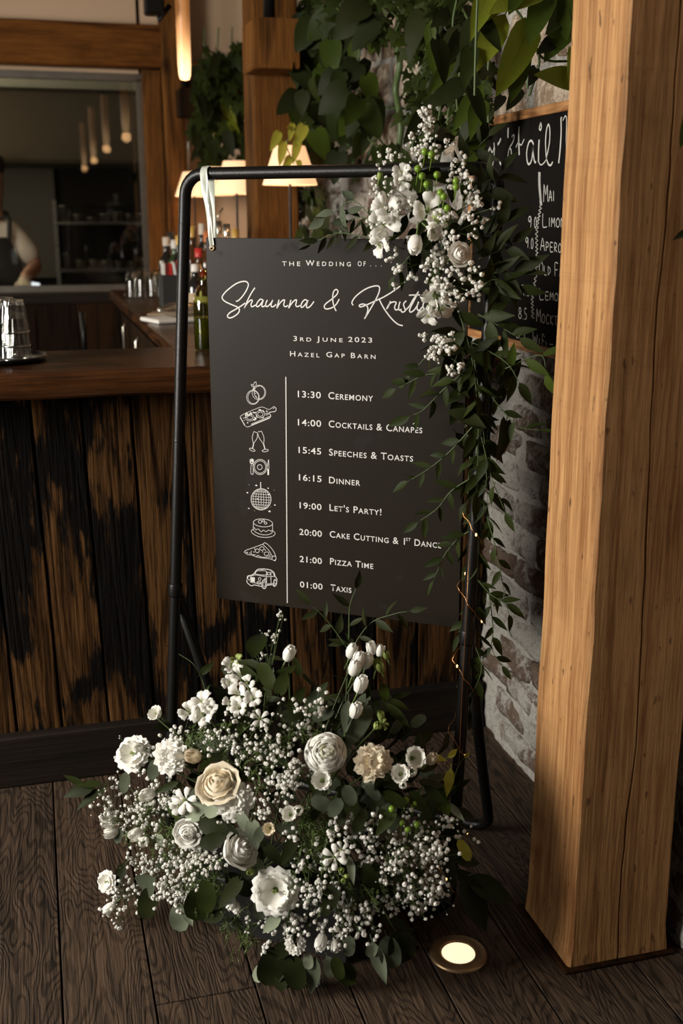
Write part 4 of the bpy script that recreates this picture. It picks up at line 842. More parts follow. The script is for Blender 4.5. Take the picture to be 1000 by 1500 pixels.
for hp, sg in ((hR, 1), (hL, -1)):
    JH = [(hp[0], hp[1], hp[2], .030, .022), (hp[0], hp[1]-.05, hp[2]-.02, .036, .020), (hp[0], hp[1]-.085, hp[2]-.035, .034, .016)]; EH = [(0, 1), (1, 2)]
    for k in range(4):
        q = len(JH); fx = hp[0]+(k-1.5)*.019; l = (.055, .066, .062, .048)[k]
        JH += [(fx, hp[1]-.10, hp[2]-.042, .010), (fx, hp[1]-.10-l*.55, hp[2]-.06, .009), (fx, hp[1]-.10-l*.75, hp[2]-.06-l*.4, .008)]; EH += [(2, q), (q, q+1), (q+1, q+2)]
    q = len(JH); JH += [(hp[0]-sg*.04, hp[1]-.06, hp[2]-.03, .011), (hp[0]-sg*.05, hp[1]-.10, hp[2]-.05, .010)]; EH += [(1, q), (q, q+1)]
    skin('hand', JH, EH, M['glove'], 1, per)
ps = ony(52, 417, 6.25); mb = MB(); mb.box(ps, (.045, .012, .022), Euler((.3, .2, 0)).to_matrix(), .002); mb.box(ps+V3((.0, 0, -.06)), (.05, .05, .10)); tag(mb.build('glint_item', [M['blueglow']]), 'small bright blue-white light beside the worker\'s hand', 'screen')  # blue-white glint built as a glowing block
wt_ = MB(); wt_.box((-.9, 6.30, 1.06), (3.0, .28, .05)); tag(wt_.build('kitchen_worktop', M['steel_dark']), 'dark steel worktop in front of the kitchen worker', 'worktop')
# ------------------------------------------------------------------ LEAVES AND FLOWERS
def leafm(name, mat, L=1., W=.4, fold=.15, droop=.2, kind='point', nl=6, wav=0., seed=0):
    mb = MB(); vs = []
    for i in range(nl+1):
        t = i/nl
        if kind == 'point': w_ = W/2*math.sin(PI*t**.78)**1.05*(1-.12*t)
        elif kind == 'round': w_ = W/2*math.sqrt(max(0, 1-(2*t-1)**2))**.9
        else: w_ = W/2*min(1, (t*5.5)**.6)*max(0, 1-t**2.1)**.85
        y = L*t; z = -droop*L*t*t; f = fold*w_; wv = wav*math.sin(t*9+seed)*w_
        if kind == 'heart' and i == 0: vs += [V3((-W*.22, -.09*L, f)), V3((0, 0, 0)), V3((W*.22, -.09*L, f))]
        else: vs += [V3((-w_, y-(.10*L*(1-t) if kind == 'heart' and t < .35 else 0), z+f+wv)), V3((0, y, z)), V3((w_, y-(.10*L*(1-t) if kind == 'heart' and t < .35 else 0), z+f-wv))]
    fs = [(3*i+a, 3*i+a+1, 3*i+a+4, 3*i+a+3) for i in range(nl) for a in (0, 1)]
    mb.add(vs, fs); mb.tube([(0, -.16*L, .02*L), (0, 0, 0), (0, L*.93, -droop*L*.86-.004*L)], [.014*L, .012*L, .004*L], 3, False)
    return mb.mesh(name, mat)
def ivym(name, mat, seed=0):
    r_ = random.Random(seed); out = []
    for (a, r) in [(-150, .45), (-120, .5), (-95, .34), (-62, .62), (-50, .72), (-35, .45), (-12, .62), (0, 1.0), (12, .62), (35, .45), (50, .72), (62, .62), (95, .34), (120, .5), (150, .45), (180, .12)]:
        an = math.radians(a)+r_.uniform(-.06, .06); q = r*r_.uniform(.9, 1.1)*.62; out.append(V3((math.sin(an)*q, math.cos(an)*q+.25, -.12*q*q+.03*math.sin(a))))
    mb = MB(); vs = [V3((0, .25, .02))]+out; mb.add(vs, [(0, i+1, (i+1) % len(out)+1) for i in range(len(out))]); mb.tube([(0, -.25, .03), (0, .25, .02)], .012, 3, False)
    return mb.mesh(name, mat)
LM = {}
for mt in ('ruscus', 'darkleaf', 'euca', 'silver', 'pothos', 'pothosd', 'yleaf'):
    LM[mt+'_p'] = [leafm('leaf', M[mt], 1, w_, .3, dr, 'point', 6, wv, s) for s, (w_, dr, wv) in enumerate([(.36, .12, .0), (.42, .3, .1), (.30, .02, .1)])]
    LM[mt+'_r'] = [leafm('leaf', M[mt], 1, w_, .18, dr, 'round', 9, .08, s) for s, (w_, dr) in enumerate([(.56, .10), (.66, .2), (.48, .05)])]
    LM[mt+'_h'] = [leafm('leaf', M[mt], 1, w_, .2, dr, 'heart', 7, .06, s) for s, (w_, dr) in enumerate([(.50, .15), (.58, .3), (.44, .05)])]
LM['broad'] = [leafm('leaf', M[mt], 1, w_, .2, dr, 'heart', 7, .06, s) for s, (mt, w_, dr) in enumerate([('ruscus', .80, .15), ('darkleaf', .86, .3), ('pothosd', .72, .2), ('darkleaf', .75, .1)])]
LM['ivy'] = [ivym('leaf', M['ivy'], s) for s in range(3)]
class Plant:
    def __init__(s, root): s.r = root; s.n = 0; s.stem = MB(); s.extra = {}
    def leaf(s, key, p, dirv, nrm, size, label=None):
        dirv = V3(dirv).normalized(); nrm = V3(nrm); x = dirv.cross(nrm)
        if x.length < 1e-4: x = dirv.orthogonal()
        x.normalize(); z = x.cross(dirv).normalized(); Mx = Matrix((x, dirv, z)).transposed().to_4x4()
        me = rnd.choice(LM[key]); s.n += 1
        if s.n > 300:
            mb = s.extra.setdefault(key, MB()); R3 = Matrix((x, dirv, z)).transposed()
            mb.add([R3 @ (v.co*size)+V3(p)-s.r.location for v in me.vertices], [tuple(q.vertices) for q in me.polygons]); return None
        o = obj('leaf', me, s.r); o.matrix_local = Matrix.Translation(V3(p)-s.r.location) @ Mx @ Matrix.Scale(size, 4)
        if label: o['label'] = label
        return o
    def twig(s, pts, r): s.stem.tube([V3(p)-s.r.location for p in pts], r, 5, False)
    def branch(s, pts, key, n, size, r=.0013, start=.12, spread=.9, tip=True, view=None):
        P = catmull(pts, 6); s.twig(P, [r*(1-.6*i/len(P)) for i in range(len(P))]); Ls = [0]
        for a, b in zip(P, P[1:]): Ls.append(Ls[-1]+(b-a).length)
        for k in range(n+(1 if tip else 0)):
            t = (start+(1-start)*k/max(1, n))*Ls[-1]; i = 0
            while i < len(Ls)-2 and Ls[i+1] < t: i += 1
            p = P[i].lerp(P[i+1], min(1, (t-Ls[i])/max(1e-6, Ls[i+1]-Ls[i]))); T = (P[min(i+1, len(P)-1)]-P[i]).normalized()
            vw = (C_-p).normalized(); sd_ = T.cross(vw)
            if sd_.length < .1: sd_ = T.orthogonal()
            sd_.normalize(); sg = 1 if k % 2 else -1
            D = T if k == n else (T*rnd.uniform(.45, .9)+sd_*sg*spread*rnd.uniform(.6, 1.1)+vw*rnd.uniform(-.4, .5)+V3((0, 0, -.25)))
            N = vw+V3((rnd.uniform(-.9, .9), rnd.uniform(-.9, .9), rnd.uniform(-.2, .9)))
            s.leaf(key, p, D, N, size*rnd.uniform(.75, 1.15))
    def done(s, mat='stem'):
        if s.stem.v: q = s.stem.build('stems', M[mat], s.r); q['kind'] = 'stuff'
        for k, mb in s.extra.items():
            q = mb.build('foliage', LM[k][0].materials[0], s.r); q['kind'] = 'stuff'
# ---- petals
def petalm(R, a0, rp, zp, ruf=0., ser=0., seed=0, nx=6, wp=None):
    """petal as a patch of a surface of revolution: rp/zp radius and height profiles, a0 half width"""
    nt = len(rp)-1; vs = []; r_ = random.Random(seed); wp = wp or [.35, .8, 1, 1, .9, .75, .55, .4]
    for i in range(nt+1):
        for j in range(nx+1):
            u = j/nx*2-1; wv = wp[min(i, len(wp)-1)] if nt+1 == len(wp) else (.4+.6*math.sin(PI*min(1, i/nt*.75+.1)))
            a = u*a0*wv; edge = (i/nt)**2
            rr = rp[i]*R*(1+ruf*edge*math.sin(u*7+seed*2.1))+R*ruf*.3*noise.noise((u*2, i, seed)); z = zp[i]*R-.10*R*u*u*(i/nt)+R*ruf*edge*.5*math.cos(u*9+seed)
            if i == nt: z -= R*.12*abs(u)**3; z += ser*R*((j % 2)-.5)
            vs.append(V3((rr*math.sin(a), -rr*math.cos(a), z)))
    fs = [(i*(nx+1)+j, i*(nx+1)+j+1, (i+1)*(nx+1)+j+1, (i+1)*(nx+1)+j) for i in range(nt) for j in range(nx)]
    mb = MB(); mb.add(vs, fs); return mb
PC = {}
def petal_of(key, *a, **k):
    if key not in PC: PC[key] = petalm(*a, **k)
    return PC[key]
def rings_for(kind):
    # each: (n petals, half angle, r profile, z profile, ruffle, serration, tilt)
    out = []
    if kind == 'ranunculus':
        for i in range(8):
            f = (i+1)/8; m_ = .10+.90*f; h = .62-.50*f**1.6
            out.append((3+(i > 1)+(i > 3)+(i > 5), .95 if i < 5 else .75, [.15*m_, .75*m_, m_, m_*.98, m_*.88], [-.45, -.30, h-.30, h-.08, h], .02, 0))
    elif kind == 'rose':
        for i in range(5):
            f = (i+1)/5; m_ = .14+.76*f; o = (-.25, -.12, 0, .10, .22)[i]
            h = .95-.50*f**1.6; out.append((3 if i < 3 else 4, 1.15 if i < 3 else .98, [.12, .72*m_, m_*.98, m_*(.97+o*.5), m_*(.95+o*1.5)], [-.8, -.5, h-.62, h-.15, h-.05*(i > 2)*i*.6], .04, 0))
    elif kind == 'carnation':
        for i in range(5):
            f = (i+1)/5; m_ = .25+.85*f; h = .55-.55*f; out.append((5+i, .62-.03*i, [.08, .3*m_, .62*m_, .85*m_, m_*1.0], [-.5, -.15, h*.6+.0, h*.95, h*1.05], .10, .045))
    elif kind == 'lisianthus':
        for i in range(2): out.append((4 if i == 0 else 5, .85, [.12, .6-.1*i, .78+.05*i, .80+.10*i, .92+.16*i], [-.8, -.5, 0-.1*i, .32-.1*i, .55-.2*i], .06, 0))
    elif kind == 'bud':
        for i in range(2): out.append((3, .98, [.1, .46+.06*i, .66+.06*i, .58+.12*i, .30+.30*i], [-1.1, -.75, -.1, .55-.06*i, 1.15-.22*i], .07, 0))
    elif kind == 'freesia':
        for i in range(2): out.append((3, .55, [.12, .22, .4, .8+.06*i, 1.1], [-1.1, -.7, -.1, .28-.08*i, .30-.15*i], .04, 0))
    elif kind == 'star':
        out.append((6, .34, [.1, .35, .65, .9, 1.12], [-.3, -.05, .08, .1, .05], .02, 0))
    elif kind == 'open':
        for i in range(3): out.append((5, .75, [.1, .5+.15*i, .72+.2*i, .85+.22*i, .9+.28*i], [-.4, -.2-.06*i, .08-.12*i, .32-.2*i, .42-.3*i], .07, 0))
    return out
def flower(plant, kind, p, nrm, R, mat='petal', name=None, label=None, split=True, core=True):
    rg = rings_for(kind); B = basis(nrm, (rnd.uniform(-1, 1), rnd.uniform(-1, 1), rnd.uniform(-1, 1))); r = plant.r
    root = MB(); hmin = -.75 if kind in ('rose', 'bud', 'lisianthus') else -.5
    if kind == 'freesia': hmin = -1.1
    q = R*hmin
    root.lathe([(.0001, q-.22*R), (.10*R, q-.2*R), (.26*R, q-.02*R), (.20*R, q+.14*R), (.0001, q+.1*R)], 10)
    root.tube([(0, 0, q-.2*R), (.05*R, 0, q-.9*R), (.1*R, .1*R, q-2.0*R)], .0018, 5)
    for k in range(5):
        a = k*1.257; root.add([V3((.22*R*math.cos(a-.4), .22*R*math.sin(a-.4), q-.05*R)), V3((.22*R*math.cos(a+.4), .22*R*math.sin(a+.4), q-.05*R)), V3((.5*R*math.cos(a), .5*R*math.sin(a), q+.22*R))], [(0, 1, 2)])
    nr = len(root.f)
    if kind in ('star', 'freesia', 'open', 'lisianthus') and core:
        for k in range(5): a = k*1.257; root.tube([(0, 0, -.3*R), (.12*R*math.cos(a), .12*R*math.sin(a), .15*R)], [.02*R, .045*R], 5)
    mats = [M['calyx'], M[mat], M['greenbud']]
    for i in range(nr, len(root.f)): root.mi[i] = 2
    if kind in ('ranunculus', 'rose', 'carnation'):
        root.cur = 1; a_, b_, m0, m1 = {'ranunculus': (.62, .5, .0, .92), 'rose': (.95, .5, .06, .74), 'carnation': (.42, .5, 0, .75)}[kind]
        root.lathe([(.15*R, -.4*R), (.6*R, -.25*R)]+[(max(.0001, (m0*(f > 0)+m1*f)*R), (a_-b_*f**1.6-(.14 if kind != 'rose' else .19))*R) for f in (1, .8, .6, .4, .2, 0)], 16); root.cur = 0
    patches = []
    for i, (n, a0, rp, zp, ruf, ser) in enumerate(rg):
        off = i*.9+rnd.uniform(0, 1)
        for k in range(n):
            sd0 = rnd.randrange(4); mb = petal_of((kind, i, sd0), 1., a0, rp, zp, ruf, ser, sd0+i*5, 8 if ser else 6, wp=[.25, .45, .75, 1., 1.15] if kind == 'carnation' else ([.5, .9, 1., .95, .8] if kind in ('rose', 'bud') else None))
            patches.append((mb, Matrix.Rotation(off+k*2*PI/n+rnd.uniform(-.08, .08), 3, 'Z') @ Matrix.Rotation(rnd.uniform(-.05, .05), 3, 'X'), R*rnd.uniform(.95, 1.04), (kind, i, sd0)))
    if not split:
        root.cur = 1
        for mb, Rm, s_, _ in patches: root.add([Rm @ (v*s_) for v in mb.v], mb.f)
    root.v = [B @ V3(v) for v in root.v]
    fo = root.build(name or kind, mats, r); fo.location = V3(p)-r.location
    if label: fo['label'] = label
    if split:
        for mb, Rm, s_, key in patches:
            mt2 = 'core' if kind == 'ranunculus' and key[1] < 2 else mat
            kk = ('me', key, mt2)
            if kk not in PC: PC[kk] = mb.mesh('petal', M[mt2])
            o = obj('petal', PC[kk], fo); o.matrix_local = (B @ Rm).to_4x4() @ Matrix.Scale(s_, 4)
    return fo
bmi = bmesh.new(); bmesh.ops.create_icosphere(bmi, subdivisions=1, radius=1); bmi.verts.ensure_lookup_table()
IV = [v.co.copy() for v in bmi.verts]; IF = [tuple(v.index for v in f.verts) for f in bmi.faces]; bmi.free()
bmi = bmesh.new(); bmesh.ops.create_icosphere(bmi, subdivisions=2, radius=1); bmi.verts.ensure_lookup_table()
IV2 = [v.co.copy() for v in bmi.verts]; IF2 = [tuple(v.index for v in f.verts) for f in bmi.faces]; bmi.free()
PUFF = []
for s in range(6):
    r_ = random.Random(s); PUFF.append([v*(1+r_.uniform(-.30, .22)) for v in IV2])
class Gyp:
    def __init__(s, plant): s.p = plant; s.w = MB(); s.st = MB()
    def cluster(s, c, R, n, origin, size=.0042, flat=.7):
        n = int(n*1.2)
        loc = s.p.r.location; nodes = []
        ax = (c-origin).normalized(); o0 = origin.lerp(c, .25)
        for k in range(max(2, n//7)):
            q = V3((rnd.gauss(0, .5), rnd.gauss(0, .5), rnd.gauss(0, .5)))*R*.75+c-ax*R*.35; nodes.append(q); s.st.tube([o0-loc, o0.lerp(q, .6)+V3((rnd.uniform(-1, 1), rnd.uniform(-1, 1), 0))*R*.1-loc, q-loc], [.0007, .0006, .0004], 3, False)
        for k in range(n):
            nd = rnd.choice(nodes); d = V3((rnd.gauss(0, 1), rnd.gauss(0, 1), rnd.gauss(0, 1))).normalized()+ax*.5
            q = nd+d*R*rnd.uniform(.12, .62); sz = size*.92*rnd.choice([.4, .55, .7, .9, 1, 1, 1.15]); B = basis(d+V3((.1, .2, .3)))
            pv = rnd.choice(PUFF); s.w.add([B @ (v*sz)+q-loc for v in pv], IF2, False); s.st.tube([nd-loc, q-loc], .00035, 3, False)
    def done(s):
        q = s.w.build('gypsophila_blossom', M['gyp'], s.p.r); q['kind'] = 'stuff'
        q = s.st.build('gypsophila_stems', M['stem'], s.p.r); q['kind'] = 'stuff'
def on_ell(px, py, E, rad, k=1.):
    o = C_-E; d = ray(px, py)
    lo = V3((o.dot(d_)/rad[0], o.dot(n_)/rad[1], o.z/rad[2])); ld = V3((d.dot(d_)/rad[0], d.dot(n_)/rad[1], d.z/rad[2]))
    a = ld.dot(ld); b = lo.dot(ld); c = lo.dot(lo)-k*k; D = b*b-a*c
    t = (-b-math.sqrt(D))/a if D > 0 else -b/a
    p = C_+d*t
    if p.z < .012: p = onz(px, py, .012)
    nn = p-E; nn = d_*(nn.dot(d_)/rad[0]**2)+n_*(nn.dot(n_)/rad[1]**2)+V3((0, 0, nn.z/rad[2]**2))
    return p, nn.normalized()
def mpp(p): return (p-C_).dot(F_)/FPX
# ------------------------------------------------------------------ LOWER ARRANGEMENT
rnd.seed(11)
E1 = V3((.475, 2.05, .24)); RD = (.40, .29, .37)
la = empty('floral_arrangement', (E1.x, E1.y, 0), 'large low arrangement of white roses and gypsophila on the floor in front of the sign', 'flowers')
LP = Plant(la)
q0 = onz(298, 1352, 0); bx = MB(); cc = q0+d_*.16+n_*.09; bx.box(V3((cc.x, cc.y, .062)), (.36, .18, .120), Matrix((d_, n_, V3((0, 0, 1)))).transposed(), .003)
bxo = empty('flower_trough', (cc.x, cc.y, 0), 'plain black trough holding the low flower arrangement', 'trough'); child(bx, 'trough_body', M['black_box'], bxo)
FL_ = [('ranunculus', 477, 1103, 31, 'petal', 'ranunculus'), ('rose', 322, 1152, 30, 'cream', 'rose'), ('carnation', 343, 1174, 26, 'petal', 'carnation'), ('rose', 348, 1246, 27, 'petal', 'rose'), ('open', 402, 1306, 25, 'petal', 'ranunculus'), ('carnation', 547, 1118, 26, 'cream', 'carnation'), ('carnation', 250, 1108, 24, 'petal', 'carnation'), ('open', 193, 1103, 19, 'petal', 'lisianthus'),
       ('rose', 276, 1220, 19, 'petal', 'rose'), ('carnation', 432, 1383, 14, 'petal', 'carnation'), ('open', 155, 1292, 12, 'petal', 'lisianthus')]
camv = lambda p: (C_-p).normalized()
for kd, px, py, r, mt, nm in FL_:
    p, nn = on_ell(px, py, E1, RD, 1.03); R = r*mpp(p); N = (nn*.6+camv(p)*.9+V3((rnd.uniform(-.2, .2), rnd.uniform(-.2, .2), .1)))
    if (px, py) == (348, 1246): N = camv(p)*.75+V3((.75, -.1, .35))
    if (px, py) == (322, 1152): N = camv(p)*.6+V3((-.35, -.1, .75))
    flower(LP, kd, p-camv(p)*R*.2, N, R, mt, nm, label={'cream': 'cream %s' % nm}.get(mt))
SM = [('bud', 283, 1108, 14, 'cream'), ('bud', 216, 1164, 13, 'petal'), ('bud', 161, 1203, 12, 'petal'), ('bud', 163, 1220, 10, 'petal'), ('bud', 200, 1222, 12, 'petal'), ('bud', 211, 1233, 10, 'petal'), ('star', 270, 1172, 18, 'petal'), ('freesia', 262, 1180, 13, 'petal'), ('freesia', 276, 1042, 14, 'petal'), ('freesia', 296, 1028, 16, 'petal'), ('freesia', 296, 1046, 15, 'petal'), ('freesia', 306, 1036, 12, 'petal'), ('lisianthus', 228, 1045, 11, 'petal'),
      ('freesia', 338, 975, 13, 'petal'), ('freesia', 347, 966, 9, 'greenbud'), ('freesia', 351, 988, 13, 'petal'), ('freesia', 336, 1000, 12, 'petal'), ('freesia', 347, 1015, 13, 'petal'), ('freesia', 337, 1030, 11, 'petal'), ('freesia', 349, 1036, 12, 'petal'), ('freesia', 370, 1022, 13, 'petal'), ('freesia', 362, 1000, 11, 'petal'), ('star', 381, 1052, 13, 'petal'),
      ('bud', 423, 958, 12, 'petal'), ('bud', 515, 954, 11, 'petal'), ('bud', 544, 950, 10, 'petal'), ('bud', 557, 954, 9, 'petal'), ('bud', 525, 967, 12, 'petal'), ('bud', 537, 968, 12, 'petal'), ('bud', 519, 979, 12, 'petal'), ('bud', 553, 972, 9, 'greenbud'), ('bud', 566, 960, 7, 'greenbud'), ('bud', 557, 978, 8, 'greenbud'), ('bud', 528, 1003, 13, 'petal'), ('bud', 521, 1041, 12, 'petal'),
      ('lisianthus', 471, 1143, 14, 'petal'), ('lisianthus', 424, 1192, 11, 'petal'), ('bud', 437, 1187, 10, 'petal'), ('lisianthus', 607, 1110, 15, 'petal'), ('lisianthus', 586, 1133, 13, 'petal'), ('bud', 602, 1130, 11, 'petal'), ('bud', 590, 1150, 8, 'petal'), ('bud', 632, 1112, 10, 'cream'), ('star', 490, 1255, 17, 'petal'), ('star', 500, 1245, 12, 'petal'), ('lisianthus', 394, 1214, 9, 'cream'), ('bud', 338, 1322, 10, 'petal'), ('bud', 330, 1316, 8, 'petal'), ('bud', 346, 1330, 8, 'petal'),
      ('bud', 457, 1425, 6, 'petal'), ('bud', 464, 1437, 6, 'petal'), ('bud', 470, 1380, 12, 'petal'), ('bud', 490, 1385, 9, 'petal'), ('bud', 552, 1063, 7, 'greenbud'), ('bud', 558, 1048, 7, 'greenbud'), ('star', 560, 1060, 9, 'greenbud'), ('bud', 262, 1108, 9, 'petal'), ('bud', 205, 1095, 9, 'petal'), ('bud', 160, 1330, 9, 'petal'), ('bud', 508, 1100, 0, 'petal'), ('bud', 367, 1277, 7, 'greenbud'), ('bud', 500, 1275, 6, 'greenbud'), ('bud', 508, 1283, 5, 'greenbud'), ('bud', 503, 1290, 5, 'greenbud')]
for kd, px, py, r, mt in SM:
    if r == 0: continue
    p, nn = on_ell(px, py, E1, RD, 1.04); R = r*mpp(p)*(1.08 if kd == 'bud' else 1.)
    N = nn*.7+camv(p)*(.9 if kd != 'bud' else .35)+V3((rnd.uniform(-.5, .5), rnd.uniform(-.4, .4), rnd.uniform(-.1, .4) if py < 1300 else -.5))
    if px > 500 and py < 1050: N = V3((rnd.uniform(-.4, .4), -.25, 1))
    if (px, py) == (228, 1045): N = V3((-.7, -.35, .8))
    flower(LP, kd, p, N, R, mt, {'bud': 'flower_bud', 'star': 'star_flower'}.get(kd, kd), split=False)
# stems of tall flowers
def lp(px, py, k=1.02): return on_ell(px, py, E1, RD, k)[0]
base = V3((cc.x, cc.y, .11))
for (px, py) in [(345, 960), (352, 1000), (423, 965), (520, 960), (540, 960), (528, 1010), (521, 1048), (296, 1035), (605, 1120), (560, 1055), (228, 1050), (250, 1108), (193, 1103), (477, 1110), (322, 1160), (548, 1125), (402, 1306), (348, 1246), (490, 1258), (632, 1112), (424, 1192)]:
    p = lp(px, py, 1.0); LP.twig(catmull([base+V3((rnd.uniform(-.1, .1), rnd.uniform(-.03, .03), 0)), base.lerp(p, .5)+V3((0, 0, .05)), p], 5), .0019)
# gypsophila
G = Gyp(LP)
CL = [(440, 1055, 34, 46), (470, 1040, 18, 14), (400, 1085, 40, 60), (385, 1130, 34, 46), (430, 1130, 36, 50), (455, 1095, 16, 10), (415, 1165, 30, 34), (395, 1185, 18, 16), (175, 1085, 18, 18), (160, 1165, 26, 44), (185, 1180, 30, 54), (215, 1190, 34, 60), (240, 1165, 26, 36), (220, 1140, 24, 26), (205, 1105, 22, 26), (285, 1065, 26, 28), (255, 1075, 18, 18), (320, 1075, 28, 26), (345, 1095, 26, 24), (360, 1060, 20, 18), (230, 1245, 34, 60), (265, 1270, 36, 80), (290, 1240, 30, 50), (245, 1300, 26, 50), (205, 1265, 26, 36), (262, 1315, 22, 44), (172, 1322, 24, 60), (190, 1300, 20, 26), (205, 1330, 18, 22), (285, 1245, 22, 46), (310, 1262, 20, 34),
      (600, 1225, 34, 60), (640, 1225, 30, 40), (575, 1250, 34, 56), (620, 1265, 36, 70), (650, 1275, 26, 34), (600, 1300, 34, 60), (635, 1310, 28, 46), (580, 1335, 24, 28), (610, 1335, 24, 24), (545, 1225, 24, 24), (560, 1275, 24, 24), (510, 1215, 26, 26), (485, 1210, 18, 14), (470, 1290, 30, 30), (450, 1250, 24, 22), (480, 1335, 34, 56), (515, 1345, 32, 50), (445, 1325, 26, 28), (460, 1360, 28, 34), (500, 1375, 26, 24), (405, 1365, 22, 20), (395, 1385, 14, 10), (430, 1345, 18, 16), (455, 1300, 18, 12), (535, 1320, 24, 22), (320, 1190, 14, 8), (420, 1225, 20, 12), (665, 1215, 16, 12), (365, 1360, 10, 6)]
for (px, py, r, n) in CL:
    p, nn = on_ell(px, py, E1, RD, 1.0); R = r*mpp(p); G.cluster(p, R*1.25, int(n*1.0), p-nn*.12+V3((0, 0, -.03)))
for (px, py, r, n) in [(398, 925, 14, 18), (410, 903, 9, 10), (388, 950, 12, 8), (365, 940, 8, 4)]:
    p, nn = on_ell(px, py, E1, RD, 1.0); G.cluster(p, r*mpp(p)*1.3, n, lp(395, 1000), .0032)
G.done()
# green fern fluff
fern = MB()
def frond(p, d, L_, n=26):
    P = [p+d*L_*t/6+V3((0, 0, -.03*(t/6)**2)) for t in range(7)]
    fern.tube([q-la.location for q in P], .0006, 3, False)
    for k in range(n):
        t = rnd.random(); q = p+d*L_*t+V3((0, 0, -.03*t*t)); e = V3((rnd.gauss(0, 1), rnd.gauss(0, 1), rnd.gauss(0, 1))).normalized(); l = .012*(1.1-t)+.004
        f_ = e.cross(d).normalized()*.0012; fern.add([q-la.location-f_, q-la.location+f_, q+e*l-la.location], [(0, 1, 2)])
        for z in range(2): g_ = q+e*l*rnd.uniform(.4, 1); h = V3((rnd.gauss(0, 1), rnd.gauss(0, 1), rnd.gauss(0, 1))).normalized(); fern.add([g_-la.location, g_+f_*1.6-la.location, g_+h*.005-la.location], [(0, 1, 2)])
for (px, py, r, n) in [(465, 1190, 26, 26), (455, 1225, 24, 22), (300, 1285, 26, 30), (315, 1310, 20, 20), (210, 1205, 34, 26), (370, 1110, 40, 24), (250, 1230, 26, 16), (350, 1350, 20, 22), (470, 1250, 20, 16), (560, 1290, 30, 16), (600, 1250, 34, 16), (420, 1290, 20, 14), (520, 1300, 26, 14), (300, 1080, 26, 18), (430, 1080, 34, 20)]:
    for k in range(n):
        p, nn = on_ell(px+rnd.gauss(0, r*.6), py+rnd.gauss(0, r*.6), E1, RD, .93); frond(p, (nn*.5+V3((rnd.uniform(-1, 1), rnd.uniform(-1, 1), rnd.uniform(-1, .6)))).normalized(), rnd.uniform(.02, .045), 16)
q = fern.build('fern_foliage', M['fern'], la); q['kind'] = 'stuff'
